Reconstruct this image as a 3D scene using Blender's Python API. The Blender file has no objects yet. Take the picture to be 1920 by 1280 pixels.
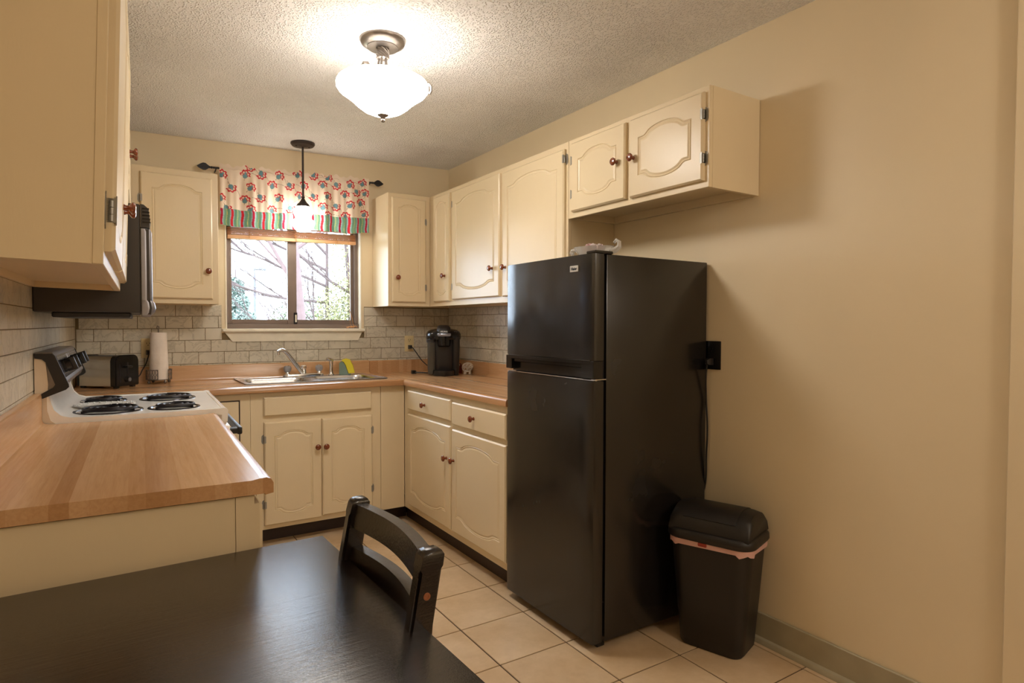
import bpy, bmesh, math, random
from mathutils import Vector, Matrix
random.seed(7)
PI = math.pi
C = bpy.context.scene.collection
sc = bpy.context.scene

# ------------------------------------------------------------------ camera, sky, lights, exposure
CX, CY, CZ = 0.2283, -4.2588, 1.2603
YAW, PITCH, ROLL, FPX = -0.5711, -0.0270, 0.0022, 1153.92
f0 = Vector((-math.sin(YAW), math.cos(YAW), 0)); r0 = Vector((math.cos(YAW), math.sin(YAW), 0)); u0 = Vector((0, 0, 1))
fw = f0*math.cos(PITCH) + u0*math.sin(PITCH); up_ = -f0*math.sin(PITCH) + u0*math.cos(PITCH)
rr_ = r0*math.cos(ROLL) + up_*math.sin(ROLL); uu_ = -r0*math.sin(ROLL) + up_*math.cos(ROLL)
cam_d = bpy.data.cameras.new('camera'); cam_d.sensor_width = 36; cam_d.lens = FPX/1920*36; cam_d.clip_start = .02; cam_d.clip_end = 300
cam = bpy.data.objects.new('camera', cam_d); C.objects.link(cam)
M = Matrix((rr_, uu_, -fw)).transposed().to_4x4(); M.translation = (CX, CY, CZ)
cam.matrix_world = M
sc.camera = cam

world = bpy.data.worlds.new('sky'); sc.world = world; world.use_nodes = True
bgn = world.node_tree.nodes['Background']; bgn.inputs[0].default_value = (0.72, 0.85, 1.0, 1); bgn.inputs[1].default_value = 12.0

def light(kind, name, loc, energy, color, rot=(0, 0, 0), **kw):
    d = bpy.data.lights.new(name, kind); d.energy = energy; d.color = color
    for k, v in kw.items(): setattr(d, k, v)
    o = bpy.data.objects.new(name, d); o.location = loc; o.rotation_euler = rot; C.objects.link(o); return o
WARM = (1.0, 0.93, 0.84)
LX, LY = 1.150, -1.850
light('POINT', 'bowl_bulb_light', (LX, LY, 2.222), 3.3, WARM, shadow_soft_size=.05)
light('POINT', 'rear_fill_light', (1.9, -5.0, 2.10), 35, (1.0, .90, .78), shadow_soft_size=.14)  # unseen fill light added behind the camera, no fixture modelled
light('SUN', 'sun', (0, 0, 5), 2.0, (1, .95, .86), rot=(math.radians(38), 0, math.radians(-15)), angle=.01)
BOWL_E, GLOBE_E = 39.0, 24.0
sc.view_settings.view_transform = 'Standard'; sc.view_settings.look = 'None'
sc.view_settings.exposure = 0.0; sc.view_settings.gamma = 1.0; sc.view_settings.use_curve_mapping = False

# ------------------------------------------------------------------ materials
def srgb(r, g, b):
    f = lambda c: (c/12.92 if c <= .04045 else ((c+.055)/1.055)**2.4)
    return (f(r/255), f(g/255), f(b/255), 1)
class NT:
    def __init__(s, name):
        s.m = bpy.data.materials.new(name); s.m.use_nodes = True; s.t = s.m.node_tree; s.n = s.t.nodes
        s.p = s.n['Principled BSDF']; s.out = s.n['Material Output']
    def new(s, typ, **kw):
        nd = s.n.new(typ)
        for k, v in kw.items():
            if hasattr(nd, k) and not isinstance(v, tuple): setattr(nd, k, v)
        return nd
    def link(s, a, b): s.t.links.new(a, b)
    def coords(s, kind='Object', scale=(1, 1, 1), rnd=False):
        tc = s.n.new('ShaderNodeTexCoord'); mp = s.n.new('ShaderNodeMapping'); mp.inputs['Scale'].default_value = scale
        s.link(tc.outputs[kind], mp.inputs[0])
        if rnd:
            oi = s.n.new('ShaderNodeObjectInfo'); mu = s.n.new('ShaderNodeMath'); mu.operation = 'MULTIPLY'; mu.inputs[1].default_value = 37.0
            s.link(oi.outputs['Random'], mu.inputs[0]); cb = s.n.new('ShaderNodeCombineXYZ')
            for i in range(3): s.link(mu.outputs[0], cb.inputs[i])
            s.link(cb.outputs[0], mp.inputs['Location'])
        return mp.outputs[0]
    def noise(s, vec, scale=5, detail=3, rough=.5, dist=0):
        nd = s.n.new('ShaderNodeTexNoise'); nd.inputs['Scale'].default_value = scale; nd.inputs['Detail'].default_value = detail
        nd.inputs['Roughness'].default_value = rough; nd.inputs['Distortion'].default_value = dist
        s.link(vec, nd.inputs['Vector']); return nd.outputs['Fac']
    def ramp(s, fac, stops):
        r = s.n.new('ShaderNodeValToRGB'); cr = r.color_ramp
        while len(cr.elements) < len(stops): cr.elements.new(.5)
        for e, (p, c) in zip(cr.elements, stops): e.position = p; e.color = c
        s.link(fac, r.inputs[0]); return r.outputs[0]
    def mixc(s, fac, a, b, mode='MIX'):
        m = s.n.new('ShaderNodeMix'); m.data_type = 'RGBA'; m.blend_type = mode
        for sock, v in ((m.inputs[0], fac), (m.inputs[6], a), (m.inputs[7], b)):
            if hasattr(v, 'is_linked'): s.link(v, sock)
            else: sock.default_value = v
        return m.outputs[2]
    def bump(s, h, strength=.2, dist=.01):
        b = s.n.new('ShaderNodeBump'); b.inputs['Strength'].default_value = strength; b.inputs['Distance'].default_value = dist
        s.link(h, b.inputs['Height']); s.link(b.outputs[0], s.p.inputs['Normal'])
    def col(s, v):
        if hasattr(v, 'is_linked'): s.link(v, s.p.inputs['Base Color'])
        else: s.p.inputs['Base Color'].default_value = v
    def set(s, **kw):
        names = dict(rough='Roughness', metal='Metallic', coat='Coat Weight', coatr='Coat Roughness', spec='Specular IOR Level', trans='Transmission Weight', ior='IOR', alpha='Alpha', emit='Emission Strength', emitc='Emission Color', sheen='Sheen Weight')
        for k, v in kw.items(): s.p.inputs[names[k]].default_value = v
        return s
def simple(name, c, rough=.5, metal=0, var=.06, scale=14, bump=0, **kw):
    n = NT(name); v = n.coords('Object'); f = n.noise(v, scale, 4)
    a = tuple(min(1, x*(1-var)) for x in c[:3])+(1,); b = tuple(min(1, x*(1+var)) for x in c[:3])+(1,)
    n.col(n.ramp(f, [(.3, a), (.7, b)])); n.set(rough=rough, metal=metal, **kw)
    if bump: n.bump(n.noise(v, scale*6, 3), bump, .004)
    return n.m
MAT = {}
PAINT = srgb(229, 210, 175)
n = NT('cream_cabinet_paint'); v = n.coords('Object'); f = n.noise(v, 3.5, 5)
n.col(n.ramp(f, [(.3, tuple(x*.955 for x in PAINT[:3])+(1,)), (.7, PAINT)])); n.set(rough=.33, spec=.42)
n.bump(n.noise(n.coords('Object', (60, 60, 14)), 3, 4), .10, .002); MAT['paint'] = n.m
MAT['paint_in'] = simple('cabinet_underside_paint', srgb(222, 200, 158), .5)
n = NT('wall_paint'); v = n.coords('Object'); f = n.noise(v, 1.6, 5)
c = srgb(234, 216, 182); n.col(n.ramp(f, [(.3, tuple(x*.93 for x in c[:3])+(1,)), (.72, c)])); n.set(rough=.42)
n.bump(n.noise(v, 90, 3), .08, .002); MAT['wall'] = n.m
n = NT('popcorn_ceiling'); v = n.coords('Object'); f = n.noise(v, 1.3, 4)
cA, cB = srgb(226, 223, 219), srgb(246, 244, 242)
vo = n.n.new('ShaderNodeTexVoronoi'); vo.inputs['Scale'].default_value = 105; n.link(v, vo.inputs['Vector'])
h1 = n.ramp(vo.outputs['Distance'], [(.12, (1, 1, 1, 1)), (.5, (0, 0, 0, 1))])
h2 = n.noise(v, 150, 3, .7)
hm = n.mixc(.5, h1, h2, 'MULTIPLY')
base = n.ramp(f, [(.28, cA), (.6, cB)])
n.col(n.mixc(.22, base, n.ramp(h2, [(.35, (.62, .58, .52, 1)), (.6, (1, 1, 1, 1))]), 'MULTIPLY')); n.set(rough=.9, spec=.2); n.bump(hm, .7, .010); MAT['ceiling'] = n.m
def marble(name, tint, rough):
    n = NT(name); v = n.coords('Object', rnd=True)
    f = n.noise(v, 9, 6, .6, 1.2); g = n.noise(v, 4, 3, .5)
    a, b, d = [tuple(x*t for x, t in zip(srgb(*q)[:3], tint))+(1,) for q in ((216, 208, 190), (196, 188, 170), (136, 128, 112))]
    base = n.ramp(g, [(.3, b), (.7, a)]); vein = n.ramp(f, [(.450, (1, 1, 1, 1)), (.492, (.55, .54, .50, 1)), (.525, (1, 1, 1, 1))])
    n.col(n.mixc(.55, base, vein, 'MULTIPLY')); n.set(rough=rough); return n.m
MAT['tile'] = marble('marble_subway_tile', (1, 1, 1), .28)
MAT['grout'] = simple('backsplash_grout', srgb(124, 108, 78), .8)
n = NT('beige_floor_tile'); v = n.coords('Object', rnd=True); f = n.noise(v, 5, 5, .6); g = n.noise(v, 30, 4, .6)
c1 = n.ramp(f, [(.3, srgb(196, 166, 128)), (.7, srgb(216, 190, 156))]); n.col(n.mixc(.25, c1, n.ramp(g, [(.35, (.8, .76, .7, 1)), (.6, (1, 1, 1, 1))]), 'MULTIPLY'))
n.set(rough=.34); n.bump(g, .08, .003); MAT['floor_tile'] = n.m
MAT['floor_grout'] = simple('brown_floor_grout', srgb(66, 45, 28), .85)
def butcher(name, axis):
    n = NT(name); v = n.coords('Object')
    sx = n.n.new('ShaderNodeSeparateXYZ'); n.link(v, sx.inputs[0])
    across, along = (sx.outputs[1], sx.outputs[0]) if axis == 'X' else (sx.outputs[0], sx.outputs[1])
    zz = sx.outputs[2]
    def math_(op, a, b):
        m = n.n.new('ShaderNodeMath'); m.operation = op
        for i, q in enumerate((a, b)):
            if hasattr(q, 'is_linked'): n.link(q, m.inputs[i])
            else: m.inputs[i].default_value = q
        return m.outputs[0]
    acc = across
    strip = math_('FLOOR', math_('MULTIPLY', acc, 31.0), 0)
    wn = n.n.new('ShaderNodeTexWhiteNoise'); wn.noise_dimensions = '2D'
    cb = n.n.new('ShaderNodeCombineXYZ'); n.link(strip, cb.inputs[0])
    lenj = math_('FLOOR', math_('ADD', math_('MULTIPLY', along, .0), math_('MULTIPLY', strip, .37)), 0); n.link(lenj, cb.inputs[1])
    n.link(cb.outputs[0], wn.inputs['Vector'])
    tone = n.ramp(wn.outputs['Value'], [(0, srgb(176, 130, 88)), (.16, srgb(196, 150, 106)), (.6, srgb(204, 160, 116)), (1, srgb(212, 170, 128))])
    sc_ = (3, 60, 60) if axis == 'X' else (60, 3, 60)
    gr = n.noise(n.coords('Object', sc_), 2.2, 6, .65, .4)
    n.col(n.mixc(.40, tone, n.ramp(gr, [(.32, (.70, .60, .5, 1)), (.62, (1, 1, 1, 1))]), 'MULTIPLY'))
    n.set(rough=.21, spec=.6); n.bump(gr, .05, .002); return n.m
MAT['wood_x'] = butcher('butcher_block_laminate_along_x', 'X'); MAT['wood_y'] = butcher('butcher_block_laminate_along_y', 'Y')
n = NT('cherry_knob_wood'); g = n.noise(n.coords('Object', (1, 1, 4)), 60, 4); n.col(n.ramp(g, [(.3, srgb(96, 40, 18)), (.7, srgb(146, 70, 34))])); n.set(rough=.2, coat=.5); MAT['knob'] = n.m
MAT['toe'] = simple('dark_brown_toe_kick', srgb(52, 38, 32), .5, bump=.1)
MAT['black_gloss'] = simple('black_gloss_plastic', srgb(22, 20, 20), .18)
MAT['black'] = simple('black_matt_plastic', srgb(30, 27, 26), .42)
MAT['trash'] = simple('black_bin_plastic', srgb(27, 23, 21), .45, bump=.05)
n = NT('black_fridge_enamel'); v = n.coords('Object'); n.col(n.ramp(n.noise(v, 3, 3), [(.3, srgb(27, 24, 22)), (.7, srgb(32, 28, 25))])); n.set(rough=.22, spec=.62)
rf = n.ramp(n.noise(v, 3.2, 4, .6), [(.35, (.15, .15, .15, 1)), (.7, (.30, .30, .30, 1))]); n.link(rf, n.p.inputs['Roughness']); n.bump(n.noise(v, 420, 2), .05, .001); MAT['fridge'] = n.m
MAT['mw'] = simple('microwave_charcoal', srgb(52, 48, 46), .38)
MAT['mw_sheen'] = simple('microwave_satin_front', srgb(150, 150, 158), .34, metal=.8)
n = NT('black_brown_wood'); g = n.noise(n.coords('Object', (3, 40, 40)), 3, 5, .6); n.col(n.ramp(g, [(.3, srgb(24, 19, 18)), (.7, srgb(38, 31, 29))])); n.set(rough=.20, spec=.68); n.bump(n.mixc(.35, g, n.noise(n.coords('Object', (150, 400, 150)), 2, 3)), .30, .0025); MAT['darkwood'] = n.m
MAT['chrome'] = simple('chrome', (.78, .78, .80, 1), .12, metal=1, var=.02)
MAT['steel'] = simple('brushed_sink_steel', (.62, .62, .63, 1), .26, metal=1, var=.05, bump=.05)
MAT['pewter'] = simple('brushed_pewter', srgb(136, 128, 122), .32, metal=.9, var=.12, scale=40)
MAT['bronze'] = simple('dark_bronze', srgb(66, 58, 54), .4, metal=.6)
MAT['iron'] = simple('black_iron', srgb(38, 36, 38), .45, metal=.4)
MAT['hinge'] = simple('aged_steel_hinge', srgb(150, 147, 140), .42, metal=.5)
MAT['enamel'] = simple('white_range_enamel', srgb(248, 245, 240), .14, var=.02)
MAT['enamel_side'] = simple('cream_range_side', srgb(226, 210, 188), .3, var=.02)
MAT['coil'] = simple('dark_burner_coil', srgb(34, 31, 36), .38, metal=.4)
MAT['drip'] = simple('dark_drip_pan', srgb(46, 44, 50), .2, metal=.7)
MAT['white_trim'] = simple('white_gloss_trim', srgb(238, 230, 210), .3)
MAT['alu'] = simple('bronze_aluminium_frame', srgb(126, 110, 100), .4, metal=.3)
MAT['outlet'] = simple('almond_outlet_plastic', srgb(226, 208, 160), .35)
MAT['paper'] = simple('white_paper_towel', srgb(238, 226, 214), .9, bump=.3)
MAT['sponge'] = simple('yellow_sponge', srgb(232, 214, 60), .9, bump=.5)
MAT['teal_plastic'] = simple('grey_green_holder', srgb(120, 140, 124), .25)
MAT['bag'] = simple('pale_pink_bin_bag', srgb(216, 170, 160), .4, bump=.4)
MAT['bag_red'] = simple('red_drawstring', srgb(150, 50, 36), .5)
MAT['blind'] = simple('honey_wood_blind', srgb(206, 140, 88), .45, var=.1)
MAT['blind_rail'] = simple('light_wood_rail', srgb(230, 176, 128), .45)
MAT['string'] = simple('tan_blind_cord', srgb(206, 150, 96), .8)
MAT['ceramic'] = simple('cream_ceramic', srgb(226, 208, 184), .3)
MAT['red_clay'] = simple('red_brown_glaze', srgb(140, 62, 40), .35)
MAT['base_grey'] = simple('grey_green_baseboard', srgb(168, 158, 132), .5)
MAT['bark'] = simple('bark', srgb(98, 82, 80), .9, var=.2, bump=.5)
MAT['bark_pink'] = simple('pale_pinkish_bark', srgb(104, 84, 82), .9, var=.1, bump=.5)
MAT['leaf_y'] = simple('spring_yellow_leaves', srgb(134, 130, 88), .8, var=.2)
MAT['leaf_g'] = simple('pale_green_leaves', srgb(112, 126, 92), .8, var=.2)
MAT['needle'] = simple('blue_green_needles', srgb(120, 134, 124), .8, var=.2)
MAT['lawn'] = simple('lawn', srgb(100, 108, 74), .95, var=.2, scale=3)
MAT['lamp_metal'] = simple('grey_street_lamp_metal', srgb(96, 96, 108), .5)
MAT['badge'] = simple('silver_badge', srgb(206, 202, 194), .3, metal=.3)
MAT['ink'] = simple('black_ink', srgb(30, 28, 28), .5)
MAT['white_ink'] = simple('white_ink', srgb(225, 225, 225), .5)
MAT['silver'] = simple('silver_plastic', srgb(158, 162, 176), .25, metal=.6)
MAT['tank'] = simple('smoky_water_tank', srgb(74, 72, 66), .12)
MAT['panel_glass'] = simple('range_control_glass', srgb(84, 88, 100), .14)
MAT['bolt'] = simple('copper_bolt', srgb(176, 120, 92), .35, metal=.8)
MAT['glass_plate'] = simple('white_glass_spoon_rest', srgb(222, 222, 220), .1)
def emis(name, c, e):
    n = NT(name); n.col((.8, .78, .74, 1)); n.set(rough=.3, emit=e); n.p.inputs['Emission Color'].default_value = c; return n.m
MAT['bowl'] = emis('lit_frosted_glass_bowl', (1, .935, .85, 1), BOWL_E)
MAT['bowl_in'] = emis('frosted_glass_bowl_inside', (1, .92, .82, 1), 1.2)
MAT['globe'] = emis('lit_opal_glass_globe', (1, .94, .84, 1), GLOBE_E)
n = NT('thin_window_glass'); tr = n.n.new('ShaderNodeBsdfTransparent'); tr.inputs[0].default_value = (.97, .985, 1, 1); gl = n.n.new('ShaderNodeBsdfGlossy'); gl.inputs['Roughness'].default_value = .02
mx = n.n.new('ShaderNodeMixShader'); lw = n.n.new('ShaderNodeLayerWeight'); lw.inputs[0].default_value = .12
n.link(lw.outputs['Fresnel'], mx.inputs[0]); n.link(tr.outputs[0], mx.inputs[1]); n.link(gl.outputs[0], mx.inputs[2]); n.link(mx.outputs[0], n.out.inputs[0]); MAT['glass'] = n.m
def clear(name, c, mixf):
    n = NT(name); tr = n.n.new('ShaderNodeBsdfTransparent'); tr.inputs[0].default_value = c; n.col(c); n.set(rough=.06, metal=.0, spec=.9, coat=1.0)
    mx = n.n.new('ShaderNodeMixShader'); mx.inputs[0].default_value = mixf; n.link(tr.outputs[0], mx.inputs[1]); n.link(n.p.outputs[0], mx.inputs[2]); n.link(mx.outputs[0], n.out.inputs[0]); return n.m
MAT['crystal'] = clear('cut_crystal', (.93, .92, .90, 1), .38)
MAT['candy'] = clear('pink_lilac_glass', (.78, .55, .58, 1), .6)
MAT['acrylic'] = clear('clear_acrylic_knob', (.55, .55, .58, 1), .5)

# ------------------------------------------------------------------ mesh helpers
def B(): return bmesh.new()
def box(bm, x0, x1, y0, y1, z0, z1, bev=0, seg=1, mat=None):
    r = bmesh.ops.create_cube(bm, size=1); vs = r['verts']
    for v in vs: v.co = Vector(((x0+x1)/2+v.co.x*(x1-x0), (y0+y1)/2+v.co.y*(y1-y0), (z0+z1)/2+v.co.z*(z1-z0)))
    if mat is not None: bmesh.ops.transform(bm, matrix=mat, verts=vs)
    if bev:
        es = list({e for v in vs for e in v.link_edges}); bmesh.ops.bevel(bm, geom=es, offset=bev, segments=seg, affect='EDGES', profile=.5, clamp_overlap=True)
def lathe(bm, prof, seg=24, mat=None, cap=True):
    rings = []
    for r, z in prof:
        if r < 1e-6: rings.append([bm.verts.new((0, 0, z))])
        else: rings.append([bm.verts.new((r*math.cos(2*PI*i/seg), r*math.sin(2*PI*i/seg), z)) for i in range(seg)])
    for a, b in zip(rings, rings[1:]):
        for i in range(seg):
            j = (i+1) % seg
            if len(a) == 1 and len(b) == 1: continue
            if len(a) == 1: bm.faces.new((a[0], b[i], b[j]))
            elif len(b) == 1: bm.faces.new((a[i], a[j], b[0]))
            else: bm.faces.new((a[i], a[j], b[j], b[i]))
    if cap:
        for q in (rings[0], rings[-1]):
            if len(q) > 2: bm.faces.new(q)
    vs = [v for q in rings for v in q]
    if mat is not None: bmesh.ops.transform(bm, matrix=mat, verts=vs)
    bmesh.ops.recalc_face_normals(bm, faces=bm.faces)
def tube(bm, pts, r, seg=8, closed=False):
    pts = [Vector(p) for p in pts]; n_ = len(pts); rings = []
    up = Vector((0, 0, 1)); prev = None
    for i, p in enumerate(pts):
        a = pts[(i-1) % n_] if (closed or i > 0) else p; b = pts[(i+1) % n_] if (closed or i < n_-1) else p
        t = (b-a).normalized()
        if prev is None:
            nrm = t.cross(up)
            if nrm.length < 1e-3: nrm = t.cross(Vector((1, 0, 0)))
        else: nrm = prev - t*prev.dot(t)
        nrm.normalize(); prev = nrm; bn = t.cross(nrm)
        rad = r[i] if isinstance(r, (list, tuple)) else r
        rings.append([bm.verts.new(p + (nrm*math.cos(2*PI*k/seg)+bn*math.sin(2*PI*k/seg))*rad) for k in range(seg)])
    m = n_ if closed else n_-1
    for i in range(m):
        a, b = rings[i], rings[(i+1) % n_]
        for k in range(seg): bm.faces.new((a[k], a[(k+1) % seg], b[(k+1) % seg], b[k]))
    if not closed:
        bm.faces.new(rings[0]); bm.faces.new(rings[-1][::-1])
    bmesh.ops.recalc_face_normals(bm, faces=bm.faces)
def prism(bm, poly, axis, a0, a1):
    def mk(p, a): return {'x': (a, p[0], p[1]), 'y': (p[0], a, p[1]), 'z': (p[0], p[1], a)}[axis]
    A = [bm.verts.new(mk(p, a0)) for p in poly]; D = [bm.verts.new(mk(p, a1)) for p in poly]
    fs = [bm.faces.new(A), bm.faces.new(D[::-1])]
    for i in range(len(poly)): fs.append(bm.faces.new((A[i], D[i], D[(i+1) % len(poly)], A[(i+1) % len(poly)])))
    bmesh.ops.recalc_face_normals(bm, faces=bm.faces); return A+D
def rrect(a, b, r, n_=6, cx=0, cy=0):
    out = []
    for sx, sy, s0 in ((1, 1, 0), (-1, 1, 90), (-1, -1, 180), (1, -1, 270)):
        for i in range(n_+1):
            t = math.radians(s0+90*i/n_); out.append((cx+sx*(a/2-r)+r*math.cos(t), cy+sy*(b/2-r)+r*math.sin(t)))
    return out
def loft(bm, loops, cap0=True, cap1=True):
    R = [[bm.verts.new(p) for p in l] for l in loops]
    for a, b in zip(R, R[1:]):
        for i in range(len(a)): j = (i+1) % len(a); bm.faces.new((a[i], a[j], b[j], b[i]))
    if cap0: bm.faces.new(R[0][::-1])
    if cap1: bm.faces.new(R[-1])
    bmesh.ops.recalc_face_normals(bm, faces=bm.faces)
def me(name, bm, mat, smooth=35):
    m = bpy.data.meshes.new(name); bm.to_mesh(m); bm.free()
    mats = mat if isinstance(mat, list) else [mat]
    for q in mats: m.materials.append(MAT[q] if isinstance(q, str) else q)
    if smooth:
        m.polygons.foreach_set('use_smooth', [True]*len(m.polygons)); m.set_sharp_from_angle(angle=math.radians(smooth))
    return m
def obj(name, bm, mat, parent=None, loc=None, rot=None, smooth=35, label=None):
    m = bm if isinstance(bm, bpy.types.Mesh) else me(name, bm, mat, smooth)
    o = bpy.data.objects.new(name, m); C.objects.link(o)
    if parent: o.parent = parent
    if loc is not None: o.location = loc
    if rot is not None: o.rotation_euler = rot
    if label: o['label'] = label
    return o
def tag(o, label, cat, group=None):
    o['label'] = label; o['category'] = cat
    if group: o['group'] = group
    return o
def thing(name, label, cat, loc=(0, 0, 0), rotz=0, group=None):
    o = bpy.data.objects.new(name, None); C.objects.link(o); o.empty_display_size = .05
    o.location = loc; o.rotation_euler = (0, 0, rotz); return tag(o, label, cat, group)
def struct(o): o['kind'] = 'structure'; return o
def text(name, s, size, mat, parent, loc, rot, depth=.0006, bold=0):
    cu = bpy.data.curves.new(name, 'FONT'); cu.body = s; cu.size = size; cu.extrude = depth; cu.offset = bold; cu.align_x = 'CENTER'; cu.align_y = 'CENTER'
    t = bpy.data.objects.new(name+'_tmp', cu); C.objects.link(t); dg = bpy.context.evaluated_depsgraph_get()
    m = bpy.data.meshes.new_from_object(t.evaluated_get(dg)); bpy.data.objects.remove(t)
    m.materials.clear(); m.materials.append(MAT[mat]); return obj(name, m, None, parent, loc, rot)

# ------------------------------------------------------------------ layout numbers (metres)
W = 2.3841; A_L = .0283
def LXw(y): return .029 + A_L*y
def LP(u, y, z=0): return (LXw(y)+u, y, z)
RZ_L = math.radians(90) - A_L          # local -Y faces into the room, local +X runs towards the window wall
RZ_R = -math.radians(90)
ZC = .9143
def zceil(x): return 2.4433 - .053*(W-x)/2.084
YB = -6.2

# floor
bm = B(); box(bm, -.6, 3.6, YB, .0, -.06, -.0035); floor = struct(obj('floor', bm, 'floor_grout'))
P = .3085; tx, ty = 1.7175, -.4933
bm = B(); h = P/2-.0028
loft(bm, [[(sx*h*k, sy*h*k, z) for sx, sy in ((1, 1), (-1, 1), (-1, -1), (1, -1))] for k, z in ((1, -.0036), (1, -.0012), (.992, 0))], cap0=False)
ftm = me('floor_tile', bm, 'floor_tile', 0)
def clip_tile(x0, x1, y0, y1):
    bm = B(); cx, cy = (x0+x1)/2, (y0+y1)/2; a, b = (x1-x0)/2, (y1-y0)/2
    loft(bm, [[(sx*(a-d), sy*(b-d), z) for sx, sy in ((1, 1), (-1, 1), (-1, -1), (1, -1))] for d, z in ((0, -.0036), (0, -.0012), (.0012, 0))], cap0=False)
    return me('floor_tile', bm, 'floor_tile', 0), (cx, cy, 0)
for i in range(-6, 3):
    for j in range(-1, 15):
        x0, y1 = tx+i*P, ty-j*P; x1, y0 = x0+P, y1-P
        X0, X1, Y0, Y1 = max(x0+.0022, -.1), min(x1-.0022, W-.003), max(y0+.0022, -4.9), min(y1-.0022, -.42)
        if X1-X0 < .02 or Y1-Y0 < .02: continue
        if X1-X0 > P-.006 and Y1-Y0 > P-.006: obj('floor_tile', ftm, None, floor, ((x0+x1)/2, (y0+y1)/2, 0), (0, 0, random.choice((0, PI/2, PI))))
        else:
            m, l = clip_tile(X0, X1, Y0, Y1); obj('floor_tile', m, None, floor, l)

# ceiling
bm = B(); vs = []
loft(bm, [[(x, y, zceil(x)+dz) for x, y in ((-.6, .12), (W+.12, .12), (W+.12, YB), (-.6, YB))] for dz in (0, .1)])
struct(obj('ceiling', bm, 'ceiling', smooth=0))

# walls
def wallquad(name, pts, mat='wall', th=.1, nrm=(0, 1)):
    bm = B(); a, b = pts; n_ = Vector((nrm[0], nrm[1], 0))*th
    loft(bm, [[(a[0], a[1], z), (b[0], b[1], z), (b[0]+n_.x, b[1]+n_.y, z), (a[0]+n_.x, a[1]+n_.y, z)] for z in (-.05, 2.52)])
    return struct(obj(name, bm, mat, smooth=0))
WX0, WX1, WZ0, WZ1 = .812, 1.690, 1.232, 2.06          # window opening
bm = B()
box(bm, -.2, WX0, 0, .12, -.05, 2.52); box(bm, WX1, W+.12, 0, .12, -.05, 2.52); box(bm, WX0, WX1, 0, .12, -.05, WZ0); box(bm, WX0, WX1, 0, .12, WZ1, 2.52)
wall_back = struct(obj('wall_back', bm, 'wall', smooth=0))
wall_right = wallquad('wall_right', ((W, 0), (W, YB)), nrm=(1, 0))
wall_left = wallquad('wall_left', ((LXw(0), 0), (LXw(YB), YB)), nrm=(-1, 0))
# rear wall of the dining end
bm = B(); box(bm, -.6, W+.12, YB-.12, YB, -.05, 2.52)
struct(obj('wall_rear', bm, 'wall', smooth=0))
# pilaster/trim where the right wall changes plane
bm = B(); box(bm, W-.018, W, -4.75, -3.552, 0, 2.50, .002); struct(obj('trim_1', bm, 'wall'))
# baseboard right with shoe moulding
bm = B(); box(bm, W-.012, W, -3.552, -2.50, .0, .117, .003); bb = struct(obj('baseboard_right', bm, 'base_grey'))
bm = B(); prism(bm, [(W-.012, .0), (W-.030, .0), (W-.029, .010), (W-.024, .018), (W-.012, .022)], 'y', -3.552, -2.50); obj('shoe_moulding', bm, 'base_grey', bb)

# backsplash tiles ------------------------------------------------
def tile_mesh(c4):   # 4 corners (s,t) ccw; surface pieces proud of the wall along +n
    return c4
def add_tiles(parent, tofn, s_lo, s_hi, rows, joints, tops, holes, th=.0035):
    bmg = B(); g = 0
    for ri, (za, zb) in enumerate(zip(rows, rows[1:])):
        js = joints(ri)
        for s0, s1 in zip(js, js[1:]):
            a0, a1 = max(s0, s_lo), min(s1, s_hi)
            if a1-a0 < .012: continue
            b0, b1 = [(za(s) if callable(za) else za) for s in (a0, a1)], [(zb(s) if callable(zb) else zb) for s in (a0, a1)]
            segs = [(a0, a1)]
            for hx0, hx1, hz0, hz1 in holes:
                zm0, zm1 = b0[0], b1[0]
                if zm1 > hz0+.02 and zm0 < hz1-.02:
                    ns = []
                    for q0, q1 in segs:
                        if q1 <= hx0 or q0 >= hx1: ns.append((q0, q1))
                        else:
                            if hx0-q0 > .012: ns.append((q0, hx0))
                            if q1-hx1 > .012: ns.append((hx1, q1))
                    segs = ns
            for q0, q1 in segs:
                G = .0016
                z00 = (za(q0) if callable(za) else za)+G; z01 = (za(q1) if callable(za) else za)+G
                z10 = (zb(q0) if callable(zb) else zb)-G; z11 = (zb(q1) if callable(zb) else zb)-G
                z10, z11 = min(z10, tops), min(z11, tops)
                if z10-z00 < .008: continue
                p0, p1 = q0+G, q1-G; d = .0009
                cs, cz = (p0+p1)/2, (z00+z11)/2
                bm = B()
                loft(bm, [[tofn(s-0, z, t) for s, z in ((p0+e, z00+e), (p1-e, z01+e), (p1-e, z11-e), (p0+e, z10-e))] for e, t in ((0, .0005), (0, th-.0009), (d, th))], cap0=False)
                o = Vector(tofn(cs, cz, 0))
                for v in bm.verts: v.co -= o
                obj('tile', bm, 'tile', parent, o, smooth=0)
def grout(parent, boxes):
    bm = B()
    for q in boxes: loft(bm, [[q[i] for i in (0, 1, 2, 3)], [q[i] for i in (4, 5, 6, 7)]])
    obj('grout', bm, 'grout', parent, smooth=0)
def gq(x0, x1, z0, z1, t0=.0, t1=.0012): return [(x0, -t0, z0), (x1, -t0, z0), (x1, -t0, z1), (x0, -t0, z1), (x0, -t1, z0), (x1, -t1, z0), (x1, -t1, z1), (x0, -t1, z1)]
grout(wall_back, [gq(.032, .7865, .98, 1.3805), gq(.7865, 1.7105, .98, 1.205), gq(1.7105, W-.0015, .98, 1.3865)])
grout(wall_right, [[(W-t, y, z) for t in (0, .0012) for y, z in ((-.0015, .98), (-1.86, .98), (-1.86, 1.386), (-.0015, 1.386))]])
grout(wall_left, [[(LXw(y)+t, y, z) for t in (0, .0012) for y, z in ((-.0015, .98), (-2.787, .98), (-2.787, 1.386), (-.0015, 1.386))]])
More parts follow.
